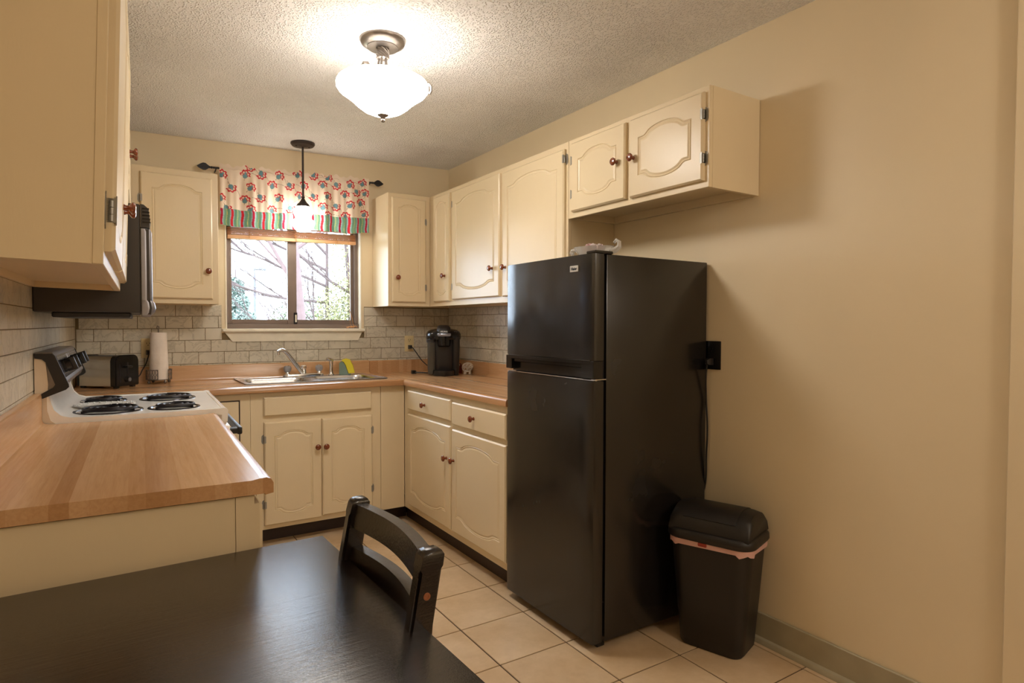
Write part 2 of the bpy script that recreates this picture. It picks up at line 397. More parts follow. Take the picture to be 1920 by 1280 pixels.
zl = [1.0, 1.013, 1.086, 1.158, 1.230, 1.303, 1.3805]; zr = [.99, 1.015, 1.092, 1.169, 1.248, 1.324, 1.3865]
rows_b = [(lambda s, a=a, b=b: a+(b-a)*max(0, min(1, (s-.1)/1.85))) for a, b in zip(zl, zr)]
off = [.13, .079-.1425, .149-.1425*1, .117-.1425, .046, .1-.1425*0-.045+.047]
off = [.125, .079, .149, .117, .046, .100]
def jb(ri):
    o = off[ri] ; return [o+.1425*k+.00034*k*abs(k) for k in range(-2, 18)]
add_tiles(wall_back, lambda s, z, t: (s, -t, z), .034, W-.002, rows_b, jb, 1.3805, [(.787, 1.71, 1.205, 2), (.845, 1.67, 1.15, 1.24)])
zrw = [.985, 1.009, 1.093, 1.175, 1.253, 1.331, 1.386]
offr = [.05, -.06, .05, .046, -.028+.001, .041]
add_tiles(wall_right, lambda s, z, t: (W-t, -s, z), .004, 1.86, zrw, lambda ri: [offr[ri]-.05+.1515*k for k in range(-1, 14)], 1.386, [])
zlw = [.98, 1.030, 1.103, 1.174, 1.244, 1.314, 1.386]
add_tiles(wall_left, lambda s, z, t: (LXw(-s)+t, -s, z), .004, 2.787, zlw, lambda ri: [.06*(ri % 3)-.1+.150*k for k in range(0, 21)], 1.386, [])

# window ------------------------------------------------
win = struct(obj('window_1', (lambda b: (box(b, WX0, WX1, .06, .10, WZ0, WZ0+.012), box(b, WX0, WX1, .06, .10, WZ1-.03, WZ1), b)[2])(B()), 'alu'))
def wpart(name, mat, boxes, bev=.002, parent=win):
    bm = B()
    for q in boxes: box(bm, *q, bev)
    return obj(name, bm, mat, parent)
wpart('window_track', 'alu', [(WX0, WX1, .03, .10, WZ0, WZ0+.030)])
fr = wpart('window_frame', 'alu', [(WX0, WX0+.03, .05, .10, WZ0+.03, WZ1-.03), (WX1-.03, WX1, .05, .10, WZ0+.03, WZ1-.03)])
s1 = wpart('window_sash', 'alu', [(.835, .855, .055, .075, 1.262, 2.03), (1.200, 1.258, .045, .072, 1.262, 2.03), (.855, 1.2, .055, .075, 1.262, 1.292), (.855, 1.2, .055, .075, 2.0, 2.03)])
bm = B(); box(bm, .85, 1.205, .062, .066, 1.29, 2.01); obj('pane', bm, 'glass', s1)
s2 = wpart('window_sash', 'alu', [(1.24, 1.262, .078, .094, 1.262, 2.03), (1.640, 1.662, .078, .094, 1.262, 2.03), (1.262, 1.64, .078, .094, 1.262, 1.292), (1.262, 1.64, .078, .094, 2.0, 2.03)])
bm = B(); box(bm, 1.255, 1.645, .084, .088, 1.29, 2.01); obj('pane', bm, 'glass', s2)
lk = wpart('window_latch', 'iron', [(1.238, 1.258, .028, .046, 1.262, 1.340)])
wpart('latch_slider', 'white_trim', [(1.243, 1.253, .024, .029, 1.275, 1.325)], .001, lk)
# white reveal of the opening, sill board and apron
wpart('window_reveal', 'white_trim', [(WX1-.006, WX1+.003, -.004, .055, WZ0, WZ1), (WX0-.003, WX0+.006, -.004, .055, WZ0, WZ1), (WX0, WX1, -.004, .055, WZ1-.006, WZ1+.003)], .001)
wpart('window_sill', 'white_trim', [(.787, 1.705, -.040, .045, 1.212, 1.2325)], .004)
bm = B(); prism(bm, [(.800, 1.212), (1.695, 1.212), (1.664, 1.150), (.846, 1.150)], 'y', -.014, 0); obj('window_apron', bm, 'white_trim', win)

# ------------------------------------------------------------------ cabinets
def ogee(t):
    t = abs(t-.5)*2   # 0 middle .. 1 corner
    if t > .84: return 0.0
    q = 1-t/.84; return (1-(1-q)**2.2)*(.5-.5*math.cos(PI*min(1, q*3.2)))
def door_mesh(w, h, arch=True, thick=.019, margin=None, amp=None, groove=True, bv=.007):
    mg = margin if margin is not None else min(.052, w*.17)
    am = amp if amp is not None else min(.034, w*.085)
    N = 28; K = 10
    def loop(inset, z, cath=0.0):
        pts = []
        x0, x1, y0, y1 = inset, w-inset, inset, h-inset
        for i in range(N): t = i/N; pts.append((x0+(x1-x0)*t, -z, y0-cath*(ogee(t)*am) + cath*am))
        for i in range(K): t = i/K; pts.append((x1, -z, y0+cath*am+(y1-y0-2*cath*am)*t))
        for i in range(N): t = i/N; pts.append((x1-(x1-x0)*t, -z, y1+cath*(ogee(t)*am)-cath*am))
        for i in range(K): t = i/K; pts.append((x0, -z, y1-cath*am-(y1-y0-2*cath*am)*t))
        return pts
    L = [loop(0, 0), loop(0, thick-bv), loop(bv*.9, thick)]
    if groove:
        c = 1.0 if arch else 0.0
        g = .006
        L += [loop(mg, thick, c), loop(mg+.002, thick-.0035, c), loop(mg+g*.55, thick-.0035, c), loop(mg+g, thick-.0008, c), loop(mg+g+.006, thick-.0030, c), loop(mg+g+.013, thick-.0008, c)]
    bm = B(); loft(bm, L); return bm
def knob_bm():
    bm = B(); lathe(bm, [(.0085, 0), (.0085, .003), (.0065, .006), (.0065, .013), (.012, .0165), (.0165, .0205), (.0168, .0245), (.014, .0285), (.008, .0305), (0, .031)], 20, Matrix.Rotation(PI/2, 4, 'X'))
    return me('knob', bm, 'knob')
KNOB = knob_bm()
def hinge_bm():
    bm = B()
    prism(bm, [(0, 0), (.0, .056), (-.010, .050), (-.013, .040), (-.013, .016), (-.010, .006)], 'y', -.0022, 0)
    prism(bm, [(0, .006), (.009, .010), (.009, .046), (0, .050)], 'y', -.0205, -.0185)
    for z in (.012, .0225, .033): tube(bm, [(.001, -.011, z), (.001, -.011, z+.0095)], .0042, 8)
    box(bm, 0, .002, -.019, -.002, .010, .046)
    return me('hinge', bm, 'hinge')
HINGE = hinge_bm()
def add_door(root, x0, x1, z0, z1, depth, knob=None, hinge=None, arch=True, name='door', hz=None, **kw):
    d = obj(name, door_mesh(x1-x0, z1-z0, arch, **kw), 'paint', root, (x0, -depth, z0), smooth=0)
    w, h = x1-x0, z1-z0
    if knob: obj('knob', KNOB, None, d, (knob[0]-x0, -.0185, knob[1]-z0))
    if hinge:
        for hzz in (hz or (.055, h-.055-.056)):
            o = obj('hinge', HINGE, None, d, (0 if hinge == 'L' else w, 0, hzz))
            if hinge == 'R': o.scale = (-1, 1, 1)
            if hz and hz[0] == .045: o.scale = (1, 1, 1.35)
    return d
def cab_body(root, w, z0, z1, dep, open_bottom=.018, x0=0, top=True):
    t = .016; bm = B(); fd = dep-.019
    box(bm, x0, x0+t, -fd, 0, z0, z1); box(bm, x0+w-t, x0+w, -fd, 0, z0, z1)
    box(bm, x0+t, x0+w-t, -fd, -.004, z0+open_bottom, z0+open_bottom+t)
    if top: box(bm, x0+t, x0+w-t, -fd, -.004, z1-t, z1)
    box(bm, x0+t, x0+w-t, -.012, -.0, z0, z1)
    obj('body', bm, 'paint', root)
    bm = B(); box(bm, x0, x0+w, -dep, -fd, z0, z1, .0015); obj('face_frame', bm, 'paint', root)
Z1, Z2, DU = 1.3865, 2.1511, .298
# left of window
t = thing('wall_cabinet', 'cream wall cabinet with one arched door left of the window, behind the microwave', 'cabinet', (0, -.002, 0))
cab_body(t, .734-.305, Z1-.01, Z2-.02, DU, x0=.305); add_door(t, .346, .7015, 1.405, 2.097, DU, (.6775, 1.565), 'L', hz=(.11, .52))
# right of window, back wall
t = thing('wall_cabinet', 'narrow cream wall cabinet between the window and the right corner, hinged right', 'cabinet', (0, -.002, 0))
cab_body(t, 2.0861-1.7766-.001, Z1, Z2, DU, x0=1.7766); add_door(t, 1.799, 2.048, 1.414, 2.122, DU, (1.834, 1.580), 'R', hz=(.075, .53))
# right wall, three doors  (local x = -y)
t = thing('wall_cabinet', 'long cream three-door wall cabinet on the right wall above the coffee maker', 'cabinet', (W-.002, 0, 0), RZ_R)
cab_body(t, 1.872-.004, Z1, Z2, DU-.002, x0=.004)
add_door(t, .392, .627, 1.416, 2.127, DU-.002, (.565, 1.585), None)
add_door(t, .668, 1.255, 1.423, 2.123, DU-.002, (1.182, 1.588), 'L')
add_door(t, 1.290, 1.856, 1.420, 2.116, DU-.002, (1.285+.04, 1.583), 'R', hz=(.09, .62))
t = thing('wall_cabinet', 'short cream two-door wall cabinet above the black refrigerator', 'cabinet', (W-.002, 0, 0), RZ_R)
cab_body(t, 2.718-1.874, 1.775, Z2, DU-.002, .035, x0=1.874)
add_door(t, 1.912, 2.284, 1.802, 2.128, DU-.002, (2.235, 1.968), 'L')
add_door(t, 2.312, 2.700, 1.800, 2.128, DU-.002, (2.338, 1.963), 'R')
# left run: local x runs from the near end towards the window
def lroot(name, label, cat, y, z=0): return thing(name, label, cat, LP(.002, y, z), RZ_L)
t = lroot('wall_cabinet', 'cream two-door wall cabinet nearest the camera, over the left counter', 'cabinet', -2.787)
t.rotation_euler = (.030, 0, RZ_L); t.location.x -= math.sin(.030)*Z1
cab_body(t, 1.172, Z1, 2.17, .256, .02)
add_door(t, .020, .574, Z1+.028, 2.15, .256, (.548, 1.590), 'L', hz=(.045, .62))
add_door(t, .600, 1.166, Z1+.028, 2.15, .256, (.626, 1.590), 'R')
bm = B(); prism(bm, [(.0, Z1), (.254-.02, Z1), (.254-.02, 2.17), (0, 2.17)], 'x', -.003, 0)
for v in bm.verts: v.co.y = -v.co.y
obj('side_panel', bm, 'paint', t)
t = lroot('wall_cabinet', 'short cream wall cabinet directly above the black microwave', 'cabinet', -1.613)
cab_body(t, .764, 1.722, Z2, .268, .02)
add_door(t, .012, .366, 1.745, 2.128, .268, (.342, 1.965), 'L'); add_door(t, .398, .752, 1.745, 2.128, .268, (.422, 1.965), 'R')
t = lroot('wall_cabinet', 'cream corner wall cabinet between the microwave and the window wall', 'cabinet', -.846)
cab_body(t, .840, Z1, Z2, .258, .02); add_door(t, .02, .50, 1.41, 2.125, .258, (.06, 1.58), None)

# base cabinets back wall
ZB, ZT = .1, .876
t = thing('base_cabinet', 'cream sink base cabinet with two arched doors and a false drawer front', 'cabinet', (0, -.002, 0))
cab_body(t, 1.604-.848, ZB, ZT, .604, 0, x0=.848, top=False)
add_door(t, .916, 1.540, .744, .850, .604, None, None, groove=False, name='false_drawer_front')
add_door(t, .917, 1.235, .125, .709, .604, (1.209, .545), 'L', hz=(.09, .46)); add_door(t, 1.240, 1.546, .133, .705, .604, (1.258, .543), 'R', hz=(.09, .45))
bm = B(); box(bm, 1.606, 1.762, -.604, -.584, ZB, ZT, .001); obj('filler_panel', bm, 'paint', t)
bm = B(); box(bm, .85, 1.82, -.490, -.478, 0, ZB); obj('toe_kick', bm, 'toe', t)
t = thing('base_cabinet', 'cream corner base cabinet with inset door between the range and the sink cabinet', 'cabinet', (0, -.002, 0))
cab_body(t, .847-.40, ZB, ZT, .604, 0, x0=.40, top=False)
bm = B(); box(bm, .42, .846, -.490, -.478, 0, ZB); obj('toe_kick', bm, 'toe', t)
bm = B(); box(bm, .50, .795, -.606, -.603, .14, .842); obj('door_gap_shade', bm, 'toe', t)  # dark sheet standing in for the shade in the gap around the door
bm = B(); box(bm, .50, .788, -.610, -.604, .14, .835, .002); d = obj('door', bm, 'paint', t)
# right base
t = thing('base_cabinet', 'cream base cabinet with two drawers over two arched doors left of the refrigerator', 'cabinet', (W-.002, 0, 0), RZ_R)
cab_body(t, 1.846-.606, ZB, ZT, .618, 0, x0=.606, top=False)
add_door(t, .690, 1.272, .736, .852, .618, (.950, .788), None, groove=False, name='drawer')
add_door(t, 1.293, 1.842, .722, .843, .618, (1.541, .784), None, groove=False, name='drawer')
add_door(t, .690, 1.272, .141, .707, .618, (1.235, .528), None); add_door(t, 1.293, 1.842, .141, .696, .618, (1.320, .530), None)
bm = B(); box(bm, .500, 1.846, -.560, -.548, 0, ZB); obj('toe_kick', bm, 'toe', t)
# left base (near)
t = lroot('base_cabinet', 'cream base cabinet under the near left counter, its plain end panel behind the table', 'cabinet', -2.770)
cab_body(t, 1.155, ZB, ZT, .532, 0, top=False)
bm = B(); box(bm, -.004, 0, -.492, 0, 0, ZT); box(bm, -.004, .0, -.532, -.4935, 0, ZT); obj('end_panel', bm, 'paint', t)
add_door(t, .004, .56, .735, .855, .532, (.29, .79), None, groove=False, name='drawer'); add_door(t, .59, 1.12, .735, .855, .532, (.85, .79), None, groove=False, name='drawer')
add_door(t, .004, .56, .14, .705, .532, (.53, .53), None); add_door(t, .59, 1.12, .14, .705, .532, (.62, .53), None)
bm = B(); box(bm, 0, 1.155, -.44, -.428, 0, ZB); obj('toe_kick', bm, 'toe', t)

# ------------------------------------------------------------------ countertops
def cprof(d, splash=True, sth=.021, zs=ZC+.092, u0=0.0):
    z = ZC
    pr = []
    if splash: pr += [(u0, z-.034), (u0, zs-.004), (u0+.004, zs), (sth-.008, zs), (sth-.002, zs-.003), (sth, zs-.012), (sth, z+.014), (sth+.004, z+.005), (sth+.013, z+.0005), (sth+.03, z-.0015)]
    else: pr += [(u0, z-.034), (u0, z-.0015)]
    pr += [(d-.045, z-.0015), (d-.028, z+.0015), (d-.014, z+.002), (d-.005, z-.002), (d, z-.011), (d, z-.034), (d-.018, z-.037), (d-.018, z-.034)]
    return pr
D = .6433
t = thing('countertop', 'L-shaped butcher-block laminate countertop with backsplash under the window and along the right wall', 'countertop')
SX0, SX1, SY0, SY1 = .862, 1.655, -.118, -.488    # sink cut-out
bm = B()
P1 = [(-u, z) for u, z in cprof(D)]
prism(bm, P1, 'x', .034, SX0); prism(bm, P1, 'x', SX1, W-D)
backp = [(-u, z) for u, z in cprof(D) if u <= .06 and z > ZC-.02]; backp = [(0, ZC-.034)]+[q for q in backp if q != (0, ZC-.034)]+[(SY0, ZC-.0015), (SY0, ZC-.034)]
prism(bm, backp, 'x', SX0, SX1)
frontp = [(SY1, ZC-.034), (SY1, ZC-.0015)]+[(-u, z) for u, z in cprof(D)[-8:]]
prism(bm, frontp, 'x', SX0, SX1)
bm2 = B(); box(bm2, LXw(-.6)+.004, .60, -.842, -.64, ZC-.034, ZC-.0015)
s = obj('back_section', bm, 'wood_x', t, smooth=30); obj('corner_section', bm2, 'wood_x', t)
bm = B(); P2 = [(W-u, z) for u, z in cprof(D, zs=ZC+.088)]; prism(bm, P2, 'y', -D, -1.852)
box(bm, W-D, W-.021, -D, -.021, ZC-.034, ZC-.0015); box(bm, W-D, W-.001, -.021, -.001, ZC-.034, ZC+.088, .004); box(bm, W-.021, W-.001, -D, -.021, ZC-.034, ZC+.088)
obj('right_section', bm, 'wood_y', t, smooth=30)
t = lroot('countertop', 'butcher-block laminate counter in the left foreground, next to the white range', 'countertop', -2.787)
bm = B(); P3 = [(-u, z) for u, z in cprof(.571, sth=.024, zs=ZC+.108)]; prism(bm, P3, 'x', 0, 1.172)
obj('worktop', bm, 'wood_x', t, smooth=30)

# ------------------------------------------------------------------ sink and faucet
t = thing('sink', 'stainless steel double-bowl drop-in sink under the window', 'sink', (0, 0, 0))
bm = B()
def bowl(cx, cy, a, b, r, depth):
    L = []
    zr_ = ZC+.0035
    for k, z in ((1.0, zr_), (.985, zr_-.004), (.965, zr_-.02), (.94, zr_-depth+.03), (.88, zr_-depth+.006), (.60, zr_-depth), (.12, zr_-depth-.004)):
        L.append([(x, y, z) for x, y in rrect(a*k, b*k, r*k, 8, cx, cy)])
    return L
LB = bowl(1.060, -.312, .372, .318, .06, .165); RB = bowl(1.466, -.312, .350, .318, .06, .165)
loft(bm, LB, cap0=False); loft(bm, RB, cap0=False); obj('basin', bm, 'steel', t, smooth=50)
bm = B(); X = [.842, 1.690]; Yk = [-.066, -.505]
z0, z1 = ZC-.0005, ZC+.004
outer = rrect(X[1]-X[0], Yk[0]-Yk[1], .03, 8, sum(X)/2, sum(Yk)/2)
# rim made of strips around the bowls
for q in ((X[0], .874, Yk[1], Yk[0]), (1.246, 1.291, Yk[1], Yk[0]), (1.641, X[1], Yk[1], Yk[0]), (.874, 1.246, -.153, Yk[0]), (1.291, 1.641, -.153, Yk[0]), (.874, 1.246, Yk[1], -.471), (1.291, 1.641, Yk[1], -.471)):
    box(bm, q[0], q[1], q[2], q[3], z0, z1)
for cx, a in ((1.060, .372), (1.466, .350)):    # corner fillets
    lo = rrect(a, .318, .06, 8, cx, -.312)
    for sx, sy, i0 in ((1, 1, 0), (-1, 1, 9), (-1, -1, 18), (1, -1, 27)):
        arc = lo[i0:i0+9]; corner = (cx+sx*a/2, -.312+sy*.159)
        prism(bm, arc+[corner], 'z', z0, z1)
for yy in (Yk[0]-.004, Yk[1]+.004): box(bm, X[0], X[1], yy-.004, yy+.004, z0, z1+.002, .0015)
for xx in (X[0]+.004, X[1]-.004): box(bm, xx-.004, xx+.004, Yk[1], Yk[0], z0, z1+.002, .0015)
obj('rim', bm, 'steel', t)
ZD = ZC+.006
FX, FY = 1.262, -.108
t = thing('faucet', 'chrome kitchen faucet with swivel spout and two clear knobs behind the sink', 'faucet', (FX, FY, ZD))
bm = B(); loft(bm, [[(x, y, z) for x, y in rrect(.262*k, .058*k, .028*k, 8)] for k, z in ((1, 0), (1, .010), (.94, .016), (.8, .018))]); obj('deck_plate', bm, 'chrome', t)
bm = B(); lathe(bm, [(.020, .016), (.018, .03), (.016, .045), (.019, .048), (.019, .066), (.014, .072), (0, .073)], 20); obj('spout_base', bm, 'chrome', t)
bm = B()
tip = Vector((-.175, -.10, .178)); p0 = Vector((-.008, -.006, .020)); p1 = Vector((-.125, -.072, .163))
tube(bm, [p0, p0.lerp(p1, .5), p0.lerp(p1, .9), p1+Vector((-.012, -.007, .010)), p1+Vector((-.03, -.017, .016)), tip+Vector((.0, 0, -.006)), tip+Vector((-.008, -.005, -.012))], [.014, .0135, .0125, .012, .0115, .011, .008], 12)
tube(bm, [tip+Vector((-.002, -.001, -.006)), tip+Vector((-.002, -.001, -.030))], .0095, 12); obj('spout', bm, 'chrome', t)
for sx in (-.102, .102):
    bm = B(); lathe(bm, [(.016, .016), (.014, .026), (.012, .030)], 16); e = obj('handle_base', bm, 'chrome', t, (sx, 0, 0))
    bm = B()
    lathe(bm, [(.014, .028), (.022, .036), (.0255, .048), (.0255, .058), (.021, .068), (.016, .070)], 8); obj('handle', bm, 'acrylic', t, (sx, 0, 0), smooth=0)
    bm = B(); lathe(bm, [(.012, .068), (.012, .0725), (0, .073)], 14); obj('handle_cap', bm, 'chrome', t, (sx, 0, 0))
t = thing('sink_sprayer', 'chrome side sprayer standing right of the faucet', 'sprayer', (1.442, -.112, ZD))
bm = B(); lathe(bm, [(.021, -.002), (.021, .004), (.015, .010), (.013, .02), (.012, .035), (.0125, .07), (.014, .09), (.013, .10), (0, .101)], 16); obj('sprayer_body', bm, 'chrome', t)
bm = B(); tube(bm, [(.012, .006, .098), (-.005, -.004, .104), (-.022, -.014, .108), (-.034, -.02, .108)], [.010, .0125, .012, .011], 12); lathe(bm, [(.013, 0), (.013, .012), (0, .012)], 14, Matrix.Translation((-.030, -.018, .113)) @ Matrix.Rotation(math.radians(130), 4, 'Y')); obj('spray_head', bm, 'chrome', t)
t = thing('sponge_holder', 'grey-green plastic sponge holder right of the sprayer, behind the sink', 'holder', (1.535, -.118, ZD), math.radians(-20))
bm = B()
prism(bm, [(-.036, 0), (.040, 0), (.040, .004), (.022, .010), (.006, .06), (-.008, .085), (-.024, .090), (-.036, .078)], 'y', -.032, .032); obj('holder_body', bm, 'teal_plastic', t)
t = thing('sponge', 'yellow sponge leaning in the grey-green holder', 'sponge', (1.535, -.118, ZD), math.radians(-20))
bm = B(); prism(bm, [(.026, .010), (.064, .012), (.054, .06), (.034, .100), (.008, .108), (-.016, .102), (-.020, .094), (-.006, .088), (.008, .062), (.022, .020)], 'y', -.036, .026); obj('sponge_block', bm, 'sponge', t)

# ------------------------------------------------------------------ range
t = thing('range', 'white freestanding electric coil range with dark control panel', 'range', LP(.006, -1.608), RZ_L)
RW = .756
bm = B(); box(bm, 0, RW, -.585, -.0, .0+.02, ZC-.004, .003); obj('body', bm, 'enamel_side', t)
bm = B()   # porcelain top shell: profile in (y,z), extruded along x
top = [(-.602, .878), (-.605, .920), (-.600, .9275), (-.588, .930), (-.575, .9275), (-.565, .9275), (-.155, .9275), (-.095, .9290), (-.070, .938), (-.052, .958), (-.042, .99), (-.034, 1.04), (-.030, 1.15), (-.004, 1.15), (-.004, .878)]
prism(bm, top, 'x', .010, RW-.010)
for xx in (0.0, RW-.012): prism(bm, [(y-.001 if y > -.5 else y, z+.003) if 0 < i < 12 else (y, z) for i, (y, z) in enumerate(top)], 'x', xx, xx+.012)
obj('cooktop', bm, 'enamel', t, smooth=50)
bm = B(); box(bm, .06, .70, -.589, -.583, .9285, .9305, .0008); obj('spill_groove', bm, 'enamel_side', t)
for xx in (-.0015, RW-.001): bm = B(); prism(bm, [(-.0, .91), (-.0, 1.146), (-.030, 1.146), (-.038, 1.05), (-.033, 1.0), (-.034, .96), (-.043, .925), (-.058, .912)], 'x', xx, xx+.003); obj('side_panel', bm, 'enamel_side', t)
trim = [(-.0, 1.158), (-.050, 1.157), (-.058, 1.150), (-.096, 1.050), (-.097, 1.040), (-.088, 1.031), (-.022, 1.003), (-.018, 1.006), (-.019, 1.020), (-.052, 1.040), (-.058, 1.050), (-.032, 1.128), (-.022, 1.138), (-.002, 1.142)]
for xx in (-.008, RW-.004): bm = B(); prism(bm, trim, 'x', xx, xx+.012); obj('end_cap', bm, 'black', t)
bm = B(); prism(bm, [(-.002, 1.162), (-.048, 1.162), (-.054, 1.155), (-.088, 1.060), (-.080, 1.040), (-.02, 1.02), (-.002, 1.03)], 'x', .004, RW-.004); obj('backguard', bm, 'pewter', t)
dv = Vector((0, -.054+.088, 1.155-1.060)).normalized(); nv = Vector((0, -dv.z, dv.y))
def onpanel(x, s, lift): # s metres along face from bottom
    p = Vector((x, -.088, 1.060)) + dv*s + nv*lift; return p
bm = B(); c = [onpanel(.03, .012, .001), onpanel(RW-.03, .012, .001), onpanel(RW-.03, .094, .001), onpanel(.03, .094, .001)]
loft(bm, [[p-nv*.003 for p in c], [p+nv*.0005 for p in c]]); cp = obj('control_panel', bm, 'panel_glass', t)
bm = B()
for q0, q1, s0, s1 in ((.33, .336, .03, .088), (.35, .356, .03, .088), (.37, .376, .03, .088), (.42, .426, .03, .088)):
    loft(bm, [[onpanel(a, b, l) for a, b in ((q0, s0), (q1, s0), (q1, s1), (q0, s1))] for l in (.001, .0022)])
for k in range(4): loft(bm, [[onpanel(a, b, l) for a, b in ((.05, .085-.004*k), (.70, .085-.004*k), (.70, .0856-.004*k), (.05, .0856-.004*k))] for l in (.001, .0019)]) if k == 0 else None
obj('panel_markings', bm, 'white_ink', cp)
for x in (.10, .235, .50, .64):
    bm = B(); R_ = Matrix.Translation(onpanel(x, .050, .002)) @ Matrix(((1, 0, 0), (0, dv.y, nv.y), (0, dv.z, nv.z))).to_4x4()
    lathe(bm, [(.024, 0), (.024, .006), (.019, .008), (.0185, .026), (0, .027)], 20, R_); box(bm, -.006, .006, -.024, .024, .008, .040, .003, 2, R_); obj('knob', bm, 'black', t)
for x, y, r in ((.545, -.170, .078), (.52, -.415, .100), (.175, -.205, .104), (.165, -.425, .082)):
    bm = B(); lathe(bm, [(r+.012, .9275), (r+.010, .9310), (r+.002, .9310), (r-.002, .926), (r*.3, .922), (0, .922)], 36, Matrix.Translation((x, y, 0)), cap=False)
    b_ = obj('burner', bm, 'drip', t)
    bm = B(); pts = []
    turns = 4 if r > .09 else 3; r1 = r-.006
    for i in range(turns*28+1): a = 2*PI*i/28; q = .014+(r1-.014)*i/(turns*28); pts.append((x+q*math.cos(a), y+q*math.sin(a), .9385))
    tube(bm, pts, .0052, 7); lathe(bm, [(.013, .930), (.013, .9365), (0, .9365)], 16, Matrix.Translation((x, y, 0)))
    for k in range(3): a = 2*PI*k/3; box(bm, .012, r1, -.0012, .0012, .928, .936, 0, 1, Matrix.Translation((x, y, 0)) @ Matrix.Rotation(a, 4, 'Z'))
    obj('coil', bm, 'coil', b_)
bm = B(); box(bm, .006, RW-.006, -.612, -.586, .16, .862, .006, 2); od = obj('oven_door', bm, 'enamel', t)
bm = B(); box(bm, .12, RW-.12, -.6135, -.610, .30, .66, .002); obj('oven_window', bm, 'black_gloss', od)
bm = B(); box(bm, .03, RW-.03, -.660, -.640, .818, .848, .006, 2); box(bm, .03, .06, -.645, -.610, .822, .846, .004); box(bm, RW-.06, RW-.03, -.645, -.610, .822, .846, .004); obj('handle', bm, 'black', od)
bm = B(); box(bm, .006, RW-.006, -.600, -.586, .866, .9, .003); obj('front_rail', bm, 'enamel', t)
bm = B(); box(bm, .006, RW-.006, -.606, -.586, .03, .152, .004); obj('storage_drawer', bm, 'enamel', t)
# spoon rest between the rear burners
t = thing('spoon_rest', 'oblong white glass spoon rest lying between the two left burners', 'dish', LP(.195, -1.305, .9295), RZ_L)
bm = B(); loft(bm, [[(x, y, z) for x, y in rrect(.115*k, .21*k, .055*k, 8)] for k, z in ((.80, 0), (1, .010), (1.02, .013), (.97, .012), (.8, .005), (.5, .004))]); obj('dish_body', bm, 'glass_plate', t)
bm = B()
for i in range(30):
    a = 2*PI*i/30; x, y = .054*math.cos(a), .100*math.sin(a); bmesh.ops.create_uvsphere(bm, u_segments=6, v_segments=4, radius=.0035, matrix=Matrix.Translation((x, y, .0125)))
obj('beaded_edge', bm, 'glass_plate', t)

# ------------------------------------------------------------------ microwave
t = thing('microwave', 'black over-the-range microwave seen from its side above the white range', 'microwave', LP(.004, -1.606), RZ_L)
bm = B(); box(bm, 0, .752, -.318, -.0, 1.302, 1.700, .004); obj('body', bm, 'mw', t)
bm = B(); box(bm, .02, .73, -.285, -.05, 1.284, 1.303, .004); obj('underside_vent', bm, 'black', t)
bm = B(); prism(bm, [(-.319, 1.296), (-.349, 1.296), (-.352, 1.32), (-.346, 1.36), (-.346, 1.61), (-.319, 1.61)], 'x', .001, .751); d = obj('door', bm, 'mw', t)
bm = B(); box(bm, .03, .55, -.3485, -.345, 1.35, 1.60, .001); obj('door_window', bm, 'black_gloss', d)
def mwplan(yf, r_, z, y0=-.321): return [(0, y0, z)]+[(r_-r_*math.cos(q*PI/16), yf+r_-r_*math.sin(q*PI/16), z) for q in range(9)]+[(.75-r_+r_*math.sin(q*PI/16), yf+r_-r_*math.cos(q*PI/16), z) for q in range(9)]+[(.75, y0, z)]
bm = B(); loft(bm, [mwplan(-.353, .026, 1.335), mwplan(-.356, .026, 1.345), mwplan(-.356, .026, 1.60), mwplan(-.350, .024, 1.611)]); obj('door_skin', bm, 'mw_sheen', d, smooth=60)
bm = B(); loft(bm, [mwplan(-.352, .022, 1.293), mwplan(-.362, .026, 1.303), mwplan(-.366, .028, 1.32), mwplan(-.362, .026, 1.34), mwplan(-.354, .024, 1.349)]); obj('lower_lip', bm, 'mw_sheen', t, smooth=60)
bm = B(); prism(bm, [(-.319, 1.615), (-.348, 1.615), (-.348, 1.66), (-.342, 1.688), (-.330, 1.699), (-.319, 1.70)], 'x', .001, .751); g = obj('grille', bm, 'mw', t)
bm = B()
for k in range(5): box(bm, -.002, .70, -.3520+.0012*k, -.325, 1.632+.0125*k, 1.6365+.0125*k, .0008)
obj('grille_slats', bm, 'black_gloss', g)

# ------------------------------------------------------------------ fridge
FX0, FX1, FY0, FY1, FH = 1.740, 2.372, -2.477, -1.858, 1.530
t = thing('refrigerator', 'tall black top-freezer refrigerator against the right wall', 'refrigerator', (0, 0, 0))
bm = B(); box(bm, 1.802, FX1, FY0, FY1, .035, FH, .004, 2); obj('body', bm, 'fridge', t)
bm = B(); box(bm, 1.786, 1.803, FY0+.014, FY1-.014, .05, FH-.006); obj('gasket', bm, 'black', t)
def fdoor(z0, z1):
    bm = B(); L = []
    pl = [(1.788, FY0), (1.788, FY1), (1.752, FY1), (1.744, FY1-.004), (1.740, FY1-.016)] + [(1.740-.003*math.sin(PI*k/8), FY1-.016-(FY1-FY0-.032)*k/8) for k in range(1, 8)] + [(1.740, FY0+.016), (1.744, FY0+.004), (1.752, FY0)]
    loft(bm, [[(x, y, z) for x, y in pl] for z in (z0, z1)]); bmesh.ops.bevel(bm, geom=[e for e in bm.edges if abs(e.verts[0].co.z-e.verts[1].co.z) < 1e-5], offset=.003, segments=2, affect='EDGES'); return bm
fz = obj('freezer_door', fdoor(1.124, FH+.002), 'fridge', t, smooth=40)
rd = obj('refrigerator_door', fdoor(.035, 1.048), 'fridge', t, smooth=40)
bm = B()   # handle strip moulded into the freezer door foot
box(bm, 1.748, 1.788, FY0+.002, FY1-.002, 1.094, 1.124, .002)
